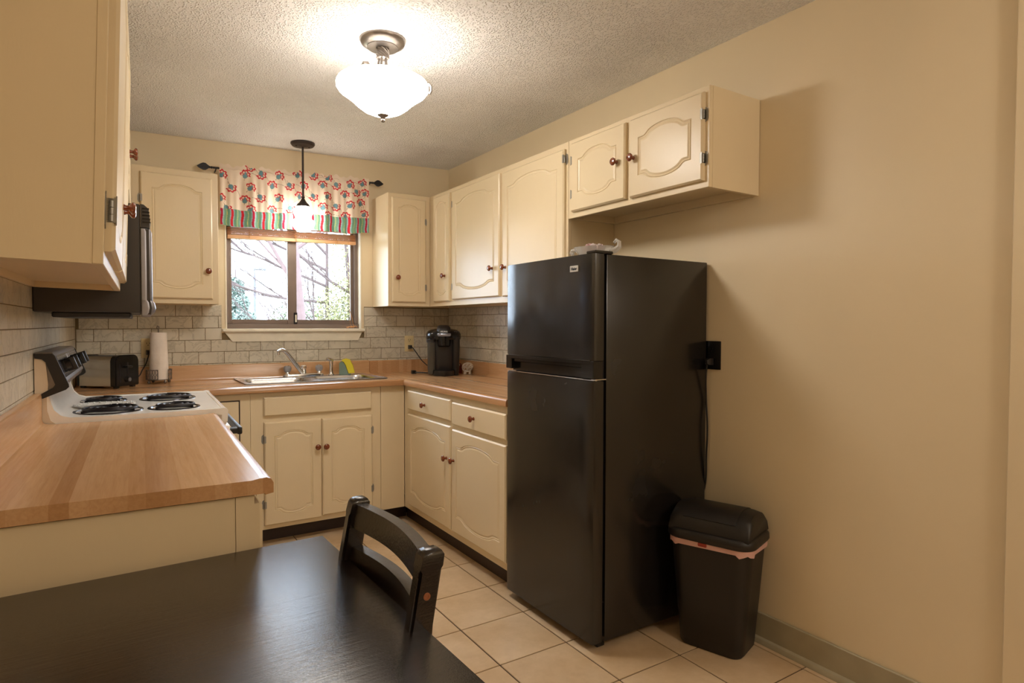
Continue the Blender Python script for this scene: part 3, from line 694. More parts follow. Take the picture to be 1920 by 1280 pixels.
box(bm, 1.738, 1.788, FY0, FY0+.075, 1.054, 1.124, .003); box(bm, 1.738, 1.788, FY1-.045, FY1, 1.062, 1.124, .003)
box(bm, 1.737, 1.75, FY0+.02, FY1-.02, 1.108, 1.126, .002)
box(bm, 1.765, 1.788, FY0+.02, FY1-.02, 1.054, 1.10); obj('freezer_handle', bm, 'black_gloss', fz)
bm = B(); box(bm, 1.742, 1.775, FY0+.004, FY1-.004, 1.0485, 1.052, .001); obj('door_cap', bm, 'chrome', rd)
bm = B(); box(bm, 1.745, 1.80, FY0-.003, FY0+.022, 1.0505, 1.0545, .001); tube(bm, [(1.756, FY0+.008, 1.048), (1.756, FY0+.008, 1.062)], .006, 10); obj('hinge', bm, 'chrome', t, label='chrome middle hinge')
bm = B(); box(bm, 1.745, 1.835, FY0+.0, FY0+.055, FH+.001, FH+.013, .003); obj('hinge_cover', bm, 'black_gloss', t)
bm = B(); box(bm, 1.736, 1.741, -2.384, -2.333, 1.468, 1.492, .001); bd = obj('badge', bm, 'badge', fz)
text('lettering', 'Haier', .0165, 'ink', bd, (1.7357, -2.3585, 1.4795), (PI/2, 0, -PI/2), bold=.0004)
bm = B()
for yy in (FY0+.03, FY1-.06): box(bm, 1.79, 1.83, yy, yy+.03, 0, .036, .004)
for yy in (FY0+.03, FY1-.06): box(bm, 2.31, 2.35, yy, yy+.03, 0, .036, .004)
obj('foot', bm, 'black', t)
# crystal dish on top
t = thing('candy_dish', 'cut-crystal dish with a raised handle on top of the black refrigerator', 'dish', (1.885, -2.300, FH+.001), math.radians(-62))
bm = B(); L = []
for k, z in ((.45, 0), (.62, .004), (.85, .030), (1.0, .050), (.95, .050), (.78, .028), (.5, .010)):
    L.append([(x*(1+.03*(i % 2)), y*(1+.03*(i % 2)), z) for i, (x, y) in enumerate([(.085*k*math.cos(2*PI*i/28), .052*k*math.sin(2*PI*i/28)) for i in range(28)])])
loft(bm, L); obj('bowl', bm, 'crystal', t, smooth=0)
bm = B(); tube(bm, [(.078, 0, .030), (.096, 0, .034), (.110, 0, .046), (.110, 0, .064), (.098, 0, .072), (.088, 0, .062)], [.014, .013, .011, .009, .008, .006], 8); obj('handle', bm, 'crystal', t, smooth=0)
bm = B(); tube(bm, [(-.080, 0, .040), (-.096, 0, .040), (-.1, 0, .03), (-.09, 0, .024)], .008, 8); obj('handle', bm, 'crystal', t, smooth=0)
candies = []
for i in range(16):
    a, q = random.uniform(0, 2*PI), random.uniform(.0, .8)
    bm = B(); bmesh.ops.create_icosphere(bm, subdivisions=1, radius=.013)
    for v in bm.verts: v.co.x *= 1.25; v.co.z *= .7
    x, y, z = .066*q*math.cos(a), .036*q*math.sin(a), .026+.026*(1-q)+random.uniform(0, .010)
    co = Matrix.Rotation(math.radians(-62), 3, 'Z') @ Vector((x, y, z))
    o = obj('glass_pebble', bm, 'candy' if i % 4 else 'crystal', None, (1.885+co.x, -2.300+co.y, FH+.004+co.z), (random.random(), random.random(), random.random()*3), smooth=0)
    tag(o, 'pink and lilac glass pebble heaped in the crystal dish on the refrigerator', 'pebble', 'glass pebbles in the crystal dish')

# ------------------------------------------------------------------ trash can (bin, bag, lid)
TR = -1.262+PI/2
t = thing('trash_can', 'black plastic swing-lid trash can in front of the refrigerator side', 'trash can', (2.221, -2.669, 0), -1.262)
bm = B(); HB = .43
def rl(a, b, r, z, n_=6): return [(x, y, z) for x, y in rrect(a, b, r, n_)]
loft(bm, [rl(.235, .17, .035, 0), rl(.254, .189, .045, .012), rl(.285, .208, .05, .2), rl(.318, .226, .055, .41), rl(.322, .229, .055, HB+.015)]); obj('bin', bm, 'trash', t, smooth=50)
bm = B(); n_ = 28
ring = []
for z, k in ((HB-.025, 1.0), (HB+.005, 1.0)):
    ring.append([(x*(1+.015*math.sin(i*2.7))*1.015, y*(1+.02*math.cos(i*3.1))*1.02, z+(.006*math.sin(i*1.9) if z < HB-.01 else .0)) for i, (x, y, _) in enumerate(rl(.328, .236, .055, 0))])
loft(bm, ring, False, False); bg = obj('bin_bag', bm, 'bag', t, smooth=60)
bm = B(); box(bm, -.032, .002, -.124, -.119, HB-.016, HB-.002, .002); obj('drawstring', bm, 'bag_red', bg)
bm = B(); loft(bm, [rl(.338, .246, .06, HB-.002), rl(.348, .256, .062, HB+.006), rl(.346, .254, .062, HB+.026), rl(.330, .240, .058, HB+.034), rl(.322, .232, .056, HB+.036)]); ld = obj('lid', bm, 'trash', t, smooth=50)
bm = B()   # domed hood: arcs across the short side
NS = 14; L = []
for i in range(NS+1):
    f = i/NS*2-1; z = HB+.034+.088*(1-abs(f)**2.6)**.6; L.append((f, z))
secs = []
for sx in (-.158, -.150, -.12, .12, .150, .158):
    k = {.158: .72, .150: .93, .12: 1.0}[abs(sx)]
    secs.append([(sx, f*.112, HB+.034+(z-HB-.034)*k) for f, z in L]+[(sx, .112, HB+.03), (sx, -.112, HB+.03)])
loft(bm, secs); obj('hood', bm, 'trash', ld, smooth=50)
bm = B(); secs = []
for sx in (-.105, .105):
    secs.append([(sx, f*.114, z+.003) for f, z in L[1:-1]]+[(sx, f*.106, z-.004) for f, z in L[1:-1]][::-1])
loft(bm, secs); obj('swing_flap', bm, 'trash', ld, smooth=50)

# ------------------------------------------------------------------ table and chair
t = thing('dining_table', 'black-brown wooden dining table in the foreground', 'table', (.626, -2.826, 0), math.radians(1.8))
TWd, TL, TZ = .66, 1.08, .770
bm = B(); box(bm, -TWd, 0, -TL, 0, TZ-.022, TZ, .0025, 2); obj('tabletop', bm, 'darkwood', t)
bm = B(); box(bm, -TWd+.06, -.06, -.075, -.055, TZ-.10, TZ-.022); box(bm, -TWd+.06, -.06, -TL+.055, -TL+.075, TZ-.10, TZ-.022); box(bm, -TWd+.055, -TWd+.075, -TL+.06, -.06, TZ-.10, TZ-.022); box(bm, -.075, -.055, -TL+.06, -.06, TZ-.10, TZ-.022); obj('apron', bm, 'darkwood', t)
for lx in (-TWd+.07, -.07):
    for ly in (-.07, -TL+.07): bm = B(); box(bm, lx-.027, lx+.027, ly-.027, ly+.027, 0, TZ-.022, .003); obj('leg', bm, 'darkwood', t)
# chair: faces -x (towards table)
t = thing('dining_chair', 'black-brown wooden ladder-back chair pushed under the right side of the table', 'chair', (0, 0, 0))
ZTOP = .895
def post(yc):
    bm = B(); L = []
    for z, xc, hx in ((0, .645, .019), (.42, .625, .021), (.60, .622, .021), (.77, .636, .021), (.86, .652, .0205), (ZTOP-.010, .657, .019), (ZTOP-.003, .657, .015), (ZTOP, .657, .009)):
        k = 1 if z < ZTOP-.004 else (.85 if z < ZTOP-.001 else .6)
        L.append([(xc+sx*hx, yc+sy*.014*k, z) for sx, sy in ((1, 1), (-1, 1), (-1, -1), (1, -1))])
    loft(bm, L); bmesh.ops.bevel(bm, geom=[e for e in bm.edges if abs(e.verts[0].co.z-e.verts[1].co.z) > .03], offset=.005, segments=2, affect='EDGES')
    return bm
YN, YF = -3.345, -2.992
for yc in (YN, YF):
    p_ = obj('leg', post(yc), 'darkwood', t, smooth=50)
    bm = B(); sgn = -1 if yc == YN else 1
    lathe(bm, [(.0062, 0), (.0062, .0015), (.0032, .0015), (.0028, .0005), (0, .0005)], 14, Matrix.Translation((.644, yc+sgn*.0138, .822)) @ Matrix.Rotation(-sgn*PI/2, 4, 'X')); obj('bolt', bm, 'bolt', p_)
def rail(z0, z1, xo, bow):
    bm = B(); L = []
    for i in range(15):
        f = i/14; y = YN+.010+(YF-YN-.020)*f; x = xo+bow*math.sin(PI*f)
        lean = .16
        L.append([(x+(z-z0)*lean+dx, y, z) for dx, z in ((-.011, z0), (.011, z0), (.011, z1), (-.011, z1))])
    loft(bm, L); return bm
obj('back_rail', rail(.836, .884, .648, .020), 'darkwood', t, smooth=40)
obj('back_rail', rail(.735, .796, .637, .021), 'darkwood', t, smooth=40)
bm = B(); box(bm, .245, .64, YN-.012, YF+.012, .435, .455, .006, 2); obj('seat', bm, 'darkwood', t)
for yc in (YN+.005, YF-.005): bm = B(); box(bm, .255, .293, yc-.016, yc+.016, 0, .435, .004); obj('leg', bm, 'darkwood', t)
bm = B(); box(bm, .29, .61, YN+.0, YN+.018, .385, .435); box(bm, .29, .61, YF-.018, YF, .385, .435); box(bm, .262, .285, YN+.02, YF-.02, .385, .435); obj('seat_frame', bm, 'darkwood', t)

# ------------------------------------------------------------------ ceiling light
t = thing('ceiling_light', 'semi-flush ceiling light with a glowing white glass bowl and pewter fittings', 'ceiling light', (LX, LY, zceil(LX)))
ZL = zceil(LX)
bm = B(); lathe(bm, [(.092, 0), (.092, -.006), (.086, -.018), (.070, -.027), (.062, -.030), (.062, -.034), (.0, -.036)], 40); obj('canopy', bm, 'pewter', t)
bm = B(); lathe(bm, [(.016, -.034), (.024, -.036), (.024, -.075), (.016, -.078)], 20)
for k in range(9):
    pts = [(.0245*math.cos(2*PI*(k/9+j*.045)), .0245*math.sin(2*PI*(k/9+j*.045)), -.036-.0049*j) for j in range(9)]; tube(bm, pts, .0026, 5)
obj('rope_collar', bm, 'pewter', t)
RIM = -.172
for k in range(5):
    a = 2*PI*k/5+.3; bm = B(); ca, sa = math.cos(a), math.sin(a)
    tube(bm, [(.014*ca, .014*sa, -.074), (.018*ca, .018*sa, -.10), (.030*ca, .030*sa, -.13), (.05*ca, .05*sa, RIM-.02)], .0045, 6); obj('stem', bm, 'pewter', t)
for a in (math.radians(158), math.radians(-26), math.radians(70)):
    ca, sa = math.cos(a), math.sin(a); bm = B()
    if abs(a-math.radians(158)) < .1: tube(bm, [(.052*ca, .052*sa, -.108), (.060*ca, .060*sa, -.095), (.075*ca, .075*sa, -.095), (.082*ca, .082*sa, -.112), (.080*ca, .080*sa, -.135), (.070*ca, .070*sa, RIM-.01)], .005, 6)
    else: tube(bm, [(.172*ca, .172*sa, RIM+.008), (.186*ca, .186*sa, RIM+.006), (.194*ca, .194*sa, RIM-.006), (.195*ca, .195*sa, RIM-.024), (.188*ca, .188*sa, RIM-.036)], .005, 6)
    obj('bowl_clip', bm, 'pewter', t)
bm = B(); lathe(bm, [(.168, RIM+.004), (.179, RIM), (.184, RIM-.010), (.183, RIM-.024), (.172, RIM-.038), (.150, RIM-.053), (.128, RIM-.070), (.105, RIM-.092), (.078, RIM-.112), (.045, RIM-.126), (.012, RIM-.132), (.010, RIM-.128), (.045, RIM-.121), (.075, RIM-.107), (.100, RIM-.088), (.123, RIM-.066), (.146, RIM-.048), (.166, RIM-.034), (.177, RIM-.020), (.174, RIM-.004), (.168, RIM+.004)], 56, cap=False)
for f in bm.faces:
    c_ = f.calc_center_median(); rad = math.hypot(c_.x, c_.y)
    f.material_index = 1 if (f.normal.x*c_.x+f.normal.y*c_.y)/max(rad, 1e-6)*1.0+0 < -.02 or c_.z > RIM-.004 else 0
obj('glass_bowl', bm, ['bowl', 'bowl_in'], t, smooth=80)
bm = B(); lathe(bm, [(.024, RIM-.122), (.026, RIM-.128), (.018, RIM-.134), (.009, RIM-.140), (.006, RIM-.146), (.0085, RIM-.151), (.007, RIM-.157), (0, RIM-.159)], 24); obj('finial', bm, 'pewter', t)

# pendant
PX, PY = 1.240, -.215; ZP = zceil(PX)
t = thing('pendant_light', 'dark bronze pendant with a glowing opal glass globe in front of the valance', 'pendant light', (PX, PY, ZP))
bm = B(); lathe(bm, [(.074, 0), (.074, -.010), (.066, -.020), (.030, -.024), (.022, -.026), (0, -.027)], 36)
for s_ in (-1, 1): lathe(bm, [(.006, -.022), (.006, -.027), (0, -.028)], 10, Matrix.Translation((s_*.040, 0, 0)))
obj('canopy', bm, 'bronze', t)
bm = B(); tube(bm, [(0, 0, -.02), (0, 0, -.345)], .0065, 10); obj('rod', bm, 'bronze', t)
bm = B(); lathe(bm, [(.006, -.335), (.012, -.342), (.008, -.350), (.012, -.358), (.016, -.366), (.026, -.380), (.036, -.388), (.040, -.396), (.040, -.404), (.034, -.406)], 24); obj('socket_cup', bm, 'bronze', t)
bm = B(); lathe(bm, [(.034, -.402), (.046, -.410), (.060, -.424), (.061, -.440), (.054, -.456), (.048, -.470), (.049, -.482), (.060, -.490), (.0715, -.497), (.073, -.508), (.066, -.525), (.052, -.546), (.030, -.562), (0, -.566)], 40, cap=False); obj('glass_globe', bm, 'globe', t, smooth=80)

# ------------------------------------------------------------------ blind, rod, valance
t = thing('window_blind', 'raised honey-coloured wooden slat blind at the top of the window', 'blind', (0, 0, 0))
def skew(x): return .012*(x-.83)/.82
bm = B(); box(bm, WX0+.012, WX1-.030, .000, .045, 2.015, 2.052, .002); obj('headrail', bm, 'blind', t)
slat = None
for i in range(5):
    bm = B(); z = 1.834+.0095*i; prism(bm, [(.827, z), (1.655, z+.012), (1.655, z+.0155), (.827, z+.0035)], 'y', .002, .046); obj('slat', bm, 'blind', t)
for i in range(7):
    bm = B(); z = 1.890+.019*i; prism(bm, [(.827, z), (1.655, z+.012), (1.655, z+.015), (.827, z+.003)], 'y', .002, .046); obj('slat', bm, 'blind', t)
bm = B(); prism(bm, [(.827, 1.806), (1.655, 1.822), (1.655, 1.842), (.827, 1.828)], 'y', .000, .046); obj('bottom_rail', bm, 'blind_rail', t)
for x in (.955, 1.24, 1.515):
    bm = B(); pts = []
    for k in range(40): a = k*.7; pts.append((x+.006*math.sin(a*1.3)+.004*math.sin(k), -.003-.0025*math.cos(a), 1.885+skew(x)-.0018*k))
    tube(bm, pts, .0007, 4)
    for k in range(6): tube(bm, [(x, -.003, 1.86), (x+random.uniform(-.012, .012), -.005, 1.835-random.uniform(0, .02))], .0006, 4)
    obj('ladder_cord', bm, 'string', t)
bm = B(); tube(bm, [(1.600, -.004, 1.88), (1.602, -.004, 1.6), (1.606, -.004, 1.36), (1.610, -.008, 1.26), (1.63, -.012, 1.237)], .0009, 5); tube(bm, [(1.606, -.004, 1.36), (1.625, -.006, 1.30), (1.632, -.010, 1.25)], .0018, 5)
for k in range(4):
    a0 = k*1.3; tube(bm, [(1.60+.03*math.cos(a0+j*.5)*(1-.05*j)+.01*k, -.015+.012*math.sin(a0+j*.5), 1.2345+.002*k+.010*abs(math.sin(j*.8+k))) for j in range(13)], .0016, 5)
obj('pull_cord', bm, 'string', t)

RODZ = lambda x: 2.216+.034*(x-.667)
t = thing('curtain_rod', 'black iron curtain rod with leaf-shaped finials above the window', 'curtain rod', (0, 0, 0))
bm = B(); tube(bm, [(.735, -.075, RODZ(.735)), (1.76, -.075, RODZ(1.76))], .006, 10); obj('rod', bm, 'iron', t)
for s_, x in ((-1, .735), (1, 1.745)):
    bm = B(); z = RODZ(x); lathe(bm, [(.004, 0), (.009, .004), (.005, .010), (.008, .016), (.004, .020)], 12, Matrix.Translation((x, -.075, z)) @ Matrix.Rotation(s_*PI/2, 4, 'Y'))
    lf = [(0, .004), (.010, .012), (.022, .021), (.036, .022), (.050, .015), (.062, .006), (.070, 0), (.062, -.008), (.050, -.015), (.036, -.021), (.022, -.020), (.010, -.012), (0, -.004)]
    prism(bm, [(x+s_*(.016+a), z+b+.001) for a, b in lf], 'y', -.079, -.071)
    tube(bm, [(x+s_*.016, -.0805, z), (x+s_*.084, -.0805, z+.001)], .0015, 5); obj('finial', bm, 'iron', t)
for x in (.755, 1.735): bm = B(); tube(bm, [(x, -.075, RODZ(x)-.003), (x, -.03, RODZ(x)-.012), (x, -.002, RODZ(x)-.012)], .004, 8); obj('bracket', bm, 'iron', t)

# valance cloth with painted print (colour attribute of the cloth itself)
VX0, VX1 = .772, 1.722
flowers = [(500, 365, 0), (635, 365, 1), (790, 365, 2), (950, 345, 0), (1100, 355, 1), (1235, 360, 2), (385, 495, 1), (545, 480, 2), (728, 450, 0), (880, 460, 1), (1010, 450, 2), (1180, 435, 0), (1315, 440, 1), (1447, 425, 2), (1568, 405, 0), (497, 590, 0), (625, 575, 1), (785, 570, 2), (965, 550, 0), (1095, 560, 1), (1225, 545, 2), (1395, 520, 0), (1510, 505, 1), (1597, 505, 2), (312, 370, 2), (545, 295, 1), (1550, 600, 0), (1447, 625, 2), (1312, 645, 1), (1180, 650, 0), (885, 680, 1), (725, 675, 0), (545, 680, 2), (345, 685, 1), (1232, 735, 2), (1400, 730, 0), (1590, 715, 2), (295, 585, 0)]
def px2(cx, cy): return ((cx-290)/1345*(VX1-VX0), (cy-(cx-290)*.058-300)*.000685)   # (s along, d down from top)
FL = [(*px2(a, b), k) for a, b, k in flowers]
CREAM = srgb(240, 222, 202); RED = srgb(206, 40, 52); TEAL = srgb(104, 152, 164); BRN = srgb(140, 104, 84); GRN = srgb(116, 158, 130); LBL = srgb(160, 188, 196); YEL = srgb(210, 206, 120); CRIM = srgb(180, 32, 60)
HT = .365; BAND = HT-.105
random.seed(3)
stems = []
for i, (s, d, k) in enumerate(FL):
    near = sorted(FL, key=lambda q: (q[0]-s-.05)**2+(q[1]-d-.02)**2)[:3]
    for q in near[:2]:
        if q != FL[i] and abs(q[0]-s) < .12: stems.append((s, d, q[0], q[1]))
def vcol(s, d):
    if d > BAND:
        e = (s+.003*math.sin(d*60)) % .0615; e2 = int(s/.0615)
        if e < .0145: return RED if e2 % 3 else CRIM
        if e < .0205 or e > .0555: return LBL
        if .037 < e < .040: return YEL
        return GRN
    for fs, fd, k in FL:
        x, y = s-fs, d-fd
        if abs(x) > .036 or abs(y) > .036: continue
        ang = {0: .15, 1: 2.7, 2: .7}[k]; ca, sa = math.cos(ang), math.sin(ang); x, y = x*ca+y*sa, -x*sa+y*ca
        y = -(y-.010); x *= 1.02                                   # y now points up from the calyx
        r = math.hypot(x, y); th = math.atan2(y, x)
        if y < 0:
            if r < .0145: return TEAL if abs(math.sin(th*4)) > .22 else BRN
            if abs(x) < .0011 and y > -.03: return BRN
            continue
        out = .039*(.80+.20*abs(math.cos(th*4.5)))*(.86+.14*math.sin(th))
        if r < out:
            if r < .0135 or (r < .022 and abs(th-PI/2) < .32): return TEAL
            if r > out-.0095: return RED
            if r < .0175: return RED
            return RED if abs(math.cos(th*4.5)) < .26 else CREAM
    for a, b, c_, e in stems:
        L2 = (c_-a)**2+(e-b)**2; tt = ((s-a)*(c_-a)+(d-b)*(e-b))/L2
        if 0 < tt < 1:
            off_ = .010*math.sin(PI*tt*1.6); dist = ((s-a)*(e-b)-(d-b)*(c_-a))/math.sqrt(L2)
            if abs(dist-off_) < .00095: return BRN
    return CREAM
NX, NZ = 380, 150
bm = B(); grid = []; cols = []
for i in range(NX+1):
    s = (VX1-VX0)*i/NX; x = VX0+s; row = []
    ruf = .006*math.sin(s*55)+.005*math.sin(s*131+1)
    for j in range(NZ+1):
        d = -.012+(HT+.012)*j/NZ
        fold = (.010*math.sin(s*31+.8)+.007*math.sin(s*67+2)+.003*math.sin(s*140))*min(1, max(0, d-.03)/.12+.12)
        z = RODZ(x)+.012+ruf*max(0, 1-d/.03)*.8-d + .006*math.sin(s*12+1.5)*(d/HT) - .002
        if d > HT*.9: z += .004*math.sin(s*34+2)
        y = -.086-fold
        if d < .012: y = -.084-.002*math.sin(s*60)
        row.append(bm.verts.new((x, y, z))); cols.append(vcol(s, d+0))
    grid.append(row)
for i in range(NX):
    for j in range(NZ): bm.faces.new((grid[i][j], grid[i+1][j], grid[i+1][j+1], grid[i][j+1]))
n = NT('printed_valance_cotton'); at = n.n.new('ShaderNodeAttribute'); at.attribute_name = 'print'
n.link(at.outputs['Color'], n.p.inputs['Base Color']); n.set(rough=.9)
tl = n.n.new('ShaderNodeBsdfTranslucent'); n.link(at.outputs['Color'], tl.inputs[0]); mx = n.n.new('ShaderNodeMixShader'); mx.inputs[0].default_value = .30
n.link(n.p.outputs[0], mx.inputs[1]); n.link(tl.outputs[0], mx.inputs[2]); n.link(mx.outputs[0], n.out.inputs[0])
m = me('valance', bm, n.m, 60)
ca = m.color_attributes.new('print', 'FLOAT_COLOR', 'POINT'); flat = [c for q in cols for c in q]; ca.data.foreach_set('color', flat)
t = thing('valance', 'cream window valance with red and teal flowers and a striped hem', 'valance', (0, 0, 0))
obj('cloth', m, None, t)

# ------------------------------------------------------------------ counter things
RT = math.atan2(-.73, .68)
t = thing('toaster', 'two-slice toaster with brushed metal sides and a black end, left of the paper towels', 'toaster', (.182, -.222, ZC), math.radians(-43))
# local x along the long side (controls at +x), y width
bm = B(); LT, WT, HT_ = .235, .148, .172
prof = [(y, z) for y, z in [(-WT/2, .012), (-WT/2, HT_-.030), (-WT/2+.008, HT_-.010), (-WT/2+.025, HT_), (WT/2-.025, HT_), (WT/2-.008, HT_-.010), (WT/2, HT_-.030), (WT/2, .012)]]
prism(bm, prof, 'x', -LT/2+.012, LT/2-.022); obj('shell', bm, 'steel', t, smooth=40)
def cap(x0, x1, g=.006):
    bm = B(); pr = [(y*(1+g*2/WT*1.0), z+(g if z > .1 else (-.002 if z < .02 else 0))) for y, z in prof]; prism(bm, pr, 'x', x0, x1); bmesh.ops.bevel(bm, geom=list(bm.edges), offset=.004, segments=2, affect='EDGES'); return bm
ec = obj('control_end', cap(LT/2-.026, LT/2+.012), 'black_gloss', t); obj('rear_end', cap(-LT/2, -LT/2+.014, .004), 'black', t)
bm = B()
for yy in (-.032, .032): box(bm, -LT/2+.03, LT/2-.04, yy-.012, yy+.012, HT_-.001, HT_+.0015, .001)
obj('bread_slot', bm, 'black', t)
bm = B(); box(bm, LT/2+.012, LT/2+.030, -.020, .020, .108, .120, .003, 2); obj('lever', bm, 'black', ec)
bm = B(); box(bm, LT/2+.0115, LT/2+.0128, -.005, .005, .05, .14); box(bm, LT/2+.0115, LT/2+.0128, -.055, -.050, .03, .13); obj('lever_slot', bm, 'ink', ec)
bm = B(); lathe(bm, [(.016, 0), (.014, .012), (0, .013)], 20, Matrix.Translation((LT/2+.012, 0, .045)) @ Matrix.Rotation(PI/2, 4, 'Y')); obj('dial', bm, 'black', ec)
bm = B(); lathe(bm, [(.009, 0), (.009, .001), (0, .001)], 16, Matrix.Translation((LT/2+.0245, 0, .045)) @ Matrix.Rotation(PI/2, 4, 'Y')); obj('dial_mark', bm, 'silver', ec)
bm = B()
for xx in (-LT/2+.02, LT/2-.010):
    for yy in (-.055, .055): box(bm, xx-.012, xx+.012, yy-.010, yy+.010, 0, .013, .002)
obj('foot', bm, 'black', t)
bm = B(); box(bm, -LT/2-.022, -LT/2, -.03, .0, .004, .012, .002); obj('crumb_tray_tab', bm, 'black', t)

def outlet(name, label, loc, rotz, mat, sockets='ink', w=.072, h=.116, group=None):
    t = thing(name, label, 'outlet', loc, rotz, group)
    bm = B(); box(bm, -w/2, w/2, -.006, 0, -h/2, h/2, .0025, 2); obj('cover_plate', bm, mat, t)
    for zz in (.0255, -.0255):
        bm = B(); prism(bm, [(x, z+zz) for x, z in rrect(.034, .030, .012, 5)], 'y', -.0078, -.005); s_ = obj('socket', bm, mat, t)
        bm = B(); box(bm, -.0085, -.0060, -.0083, -.0076, zz-.0005, zz+.0085); box(bm, .0060, .0085, -.0083, -.0076, zz-.0005, zz+.0075); lathe(bm, [(.0026, 0), (.0026, .0006), (0, .0006)], 8, Matrix.Translation((0, -.0078, zz-.008)) @ Matrix.Rotation(PI/2, 4, 'X')); obj('slot', bm, sockets, s_)
    return t
outlet('electrical_outlet', 'almond outlet on the backsplash, half hidden by the paper towel roll', (.385, -.004, 1.117), 0, 'outlet')
outlet('electrical_outlet', 'almond outlet on the backsplash left of the coffee maker', (2.053, -.004, 1.120), 0, 'outlet')
outlet('electrical_outlet', 'dark brown outlet on the right wall just behind the refrigerator', (W-.001, -2.500, 1.132), RZ_R, 'black_gloss', w=.092, h=.122)
def cord(name, label, pts, r=.003, plug=None, mat='black', pd=(0, -1, 0)):
    t = thing(name, label, 'cord', pts[0])
    o = Vector(pts[0]); sm = []
    P_ = [Vector(p)-o for p in pts]
    for i in range(len(P_)-1):
        a = P_[max(0, i-1)]; b = P_[i]; c_ = P_[i+1]; d_ = P_[min(len(P_)-1, i+2)]
        for k in range(6):
            u = k/6; sm.append(.5*((2*b)+(c_-a)*u+(2*a-5*b+4*c_-d_)*u*u+(3*b-a-3*c_+d_)*u**3))
    sm.append(P_[-1]); bm = B(); tube(bm, sm, r, 7); obj('cable', bm, mat, t)
    bm = B(); pdv = Vector(pd); q = .013
    loft(bm, [[(Vector((sx*w if abs(pdv.x) < .5 else 0, sx*w if abs(pdv.x) >= .5 else 0, sz*w*1.2))+pdv*l) for sx, sz in ((1, 1), (-1, 1), (-1, -1), (1, -1))] for w, l in ((.011, -.012), (.012, 0), (.011, .012), (.006, .022))]); obj('plug', bm, mat, t)
cord('power_cord', 'short black power cord from the left outlet to the toaster', [(.385, -.024, 1.092), (.385, -.05, 1.075), (.372, -.055, 1.03), (.352, -.06, .99), (.33, -.09, .955), (.26, -.10, .925), (.19, -.10, .919), (.13, -.14, .919), (.10, -.16, .930)], .0032)
cord('power_cord', 'black power cord drooping from the outlet to the coffee maker', [(2.053, -.024, 1.095), (2.06, -.05, 1.093), (2.075, -.08, 1.06), (2.10, -.13, 1.0), (2.13, -.19, .955), (2.150, -.25, .93), (2.12, -.24, .922)], .0036)
cord('power_cord', 'black refrigerator cord hanging from the dark outlet on the right wall', [(W-.025, -2.505, 1.105), (W-.035, -2.50, 1.09), (W-.03, -2.490, 1.02), (W-.018, -2.484, .93), (W-.016, -2.490, .82), (W-.016, -2.486, .70), (W-.008, -2.47, .55), (W-.006, -2.40, .40)], .0038, pd=(-1, 0, 0))
cord('adapter_cord', 'coiled end of black cord lying on the counter left of the coffee maker', [(1.995, -.215, .923), (2.03, -.235, .921), (2.07, -.25, .919), (2.11, -.262, .919)], .0045, pd=(1, 0, 0))

# paper towel holder
t = thing('paper_towel_holder', 'silver filigree paper towel holder on the counter beside the toaster', 'holder', (.435, -.105, ZC))
bm = B(); lathe(bm, [(.062, .020), (.062, .024), (0, .024)], 30); lathe(bm, [(.004, .02), (.004, .315), (0, .316)], 10); tube(bm, [(0, 0, .312), (.003, 0, .322), (.001, 0, .333), (-.005, 0, .336), (-.008, 0, .326), (-.006, 0, .316)], .0028, 8); obj('spindle_base', bm, 'pewter', t)
for a in range(4):
    an = a*PI/2+math.radians(28); x, y = .060*math.cos(an), .060*math.sin(an)
    bm = B(); bmesh.ops.create_uvsphere(bm, u_segments=14, v_segments=8, radius=.0088, matrix=Matrix.Translation((x, y, .0088))); lathe(bm, [(.005, .016), (.003, .022)], 10, Matrix.Translation((x, y, 0))); obj('ball_foot', bm, 'pewter', t)
for a0, a1 in ((math.radians(185), math.radians(262)), (math.radians(-48), math.radians(30))):
    bm = B(); R_ = .066; N_ = 14
    arc = lambda f, z: (R_*math.cos(a0+(a1-a0)*f), R_*math.sin(a0+(a1-a0)*f), z)
    for z in (.024, .080): tube(bm, [arc(i/N_, z) for i in range(N_+1)], .0022, 6)
    for i in range(6):
        for jz in range(2):
            cf = (i+.5)/6; cz = .038+.028*jz; tube(bm, [arc(cf+.075*math.cos(2*PI*k/10), cz+.013*math.sin(2*PI*k/10)) for k in range(10)], .0014, 5, True)
    for f in (0, 1): tube(bm, [arc(f, .022), arc(f, .082)], .0022, 6)
    obj('filigree_guard', bm, 'pewter', t)
t = thing('paper_towel_roll', 'white paper towel roll standing on the silver holder', 'paper towel', (.435, -.105, ZC+.0245))
bm = B(); lathe(bm, [(.019, 0), (.051, 0), (.0508, .002), (.043, .270), (.041, .2725), (.018, .2725), (.018, .1), (.019, 0)], 40, cap=False); obj('roll', bm, 'paper', t, smooth=50)

# coffee maker
t = thing('coffee_maker', 'black single-serve coffee maker in the right corner of the counter', 'coffee maker', (2.128, -.425, ZC), math.radians(-24))
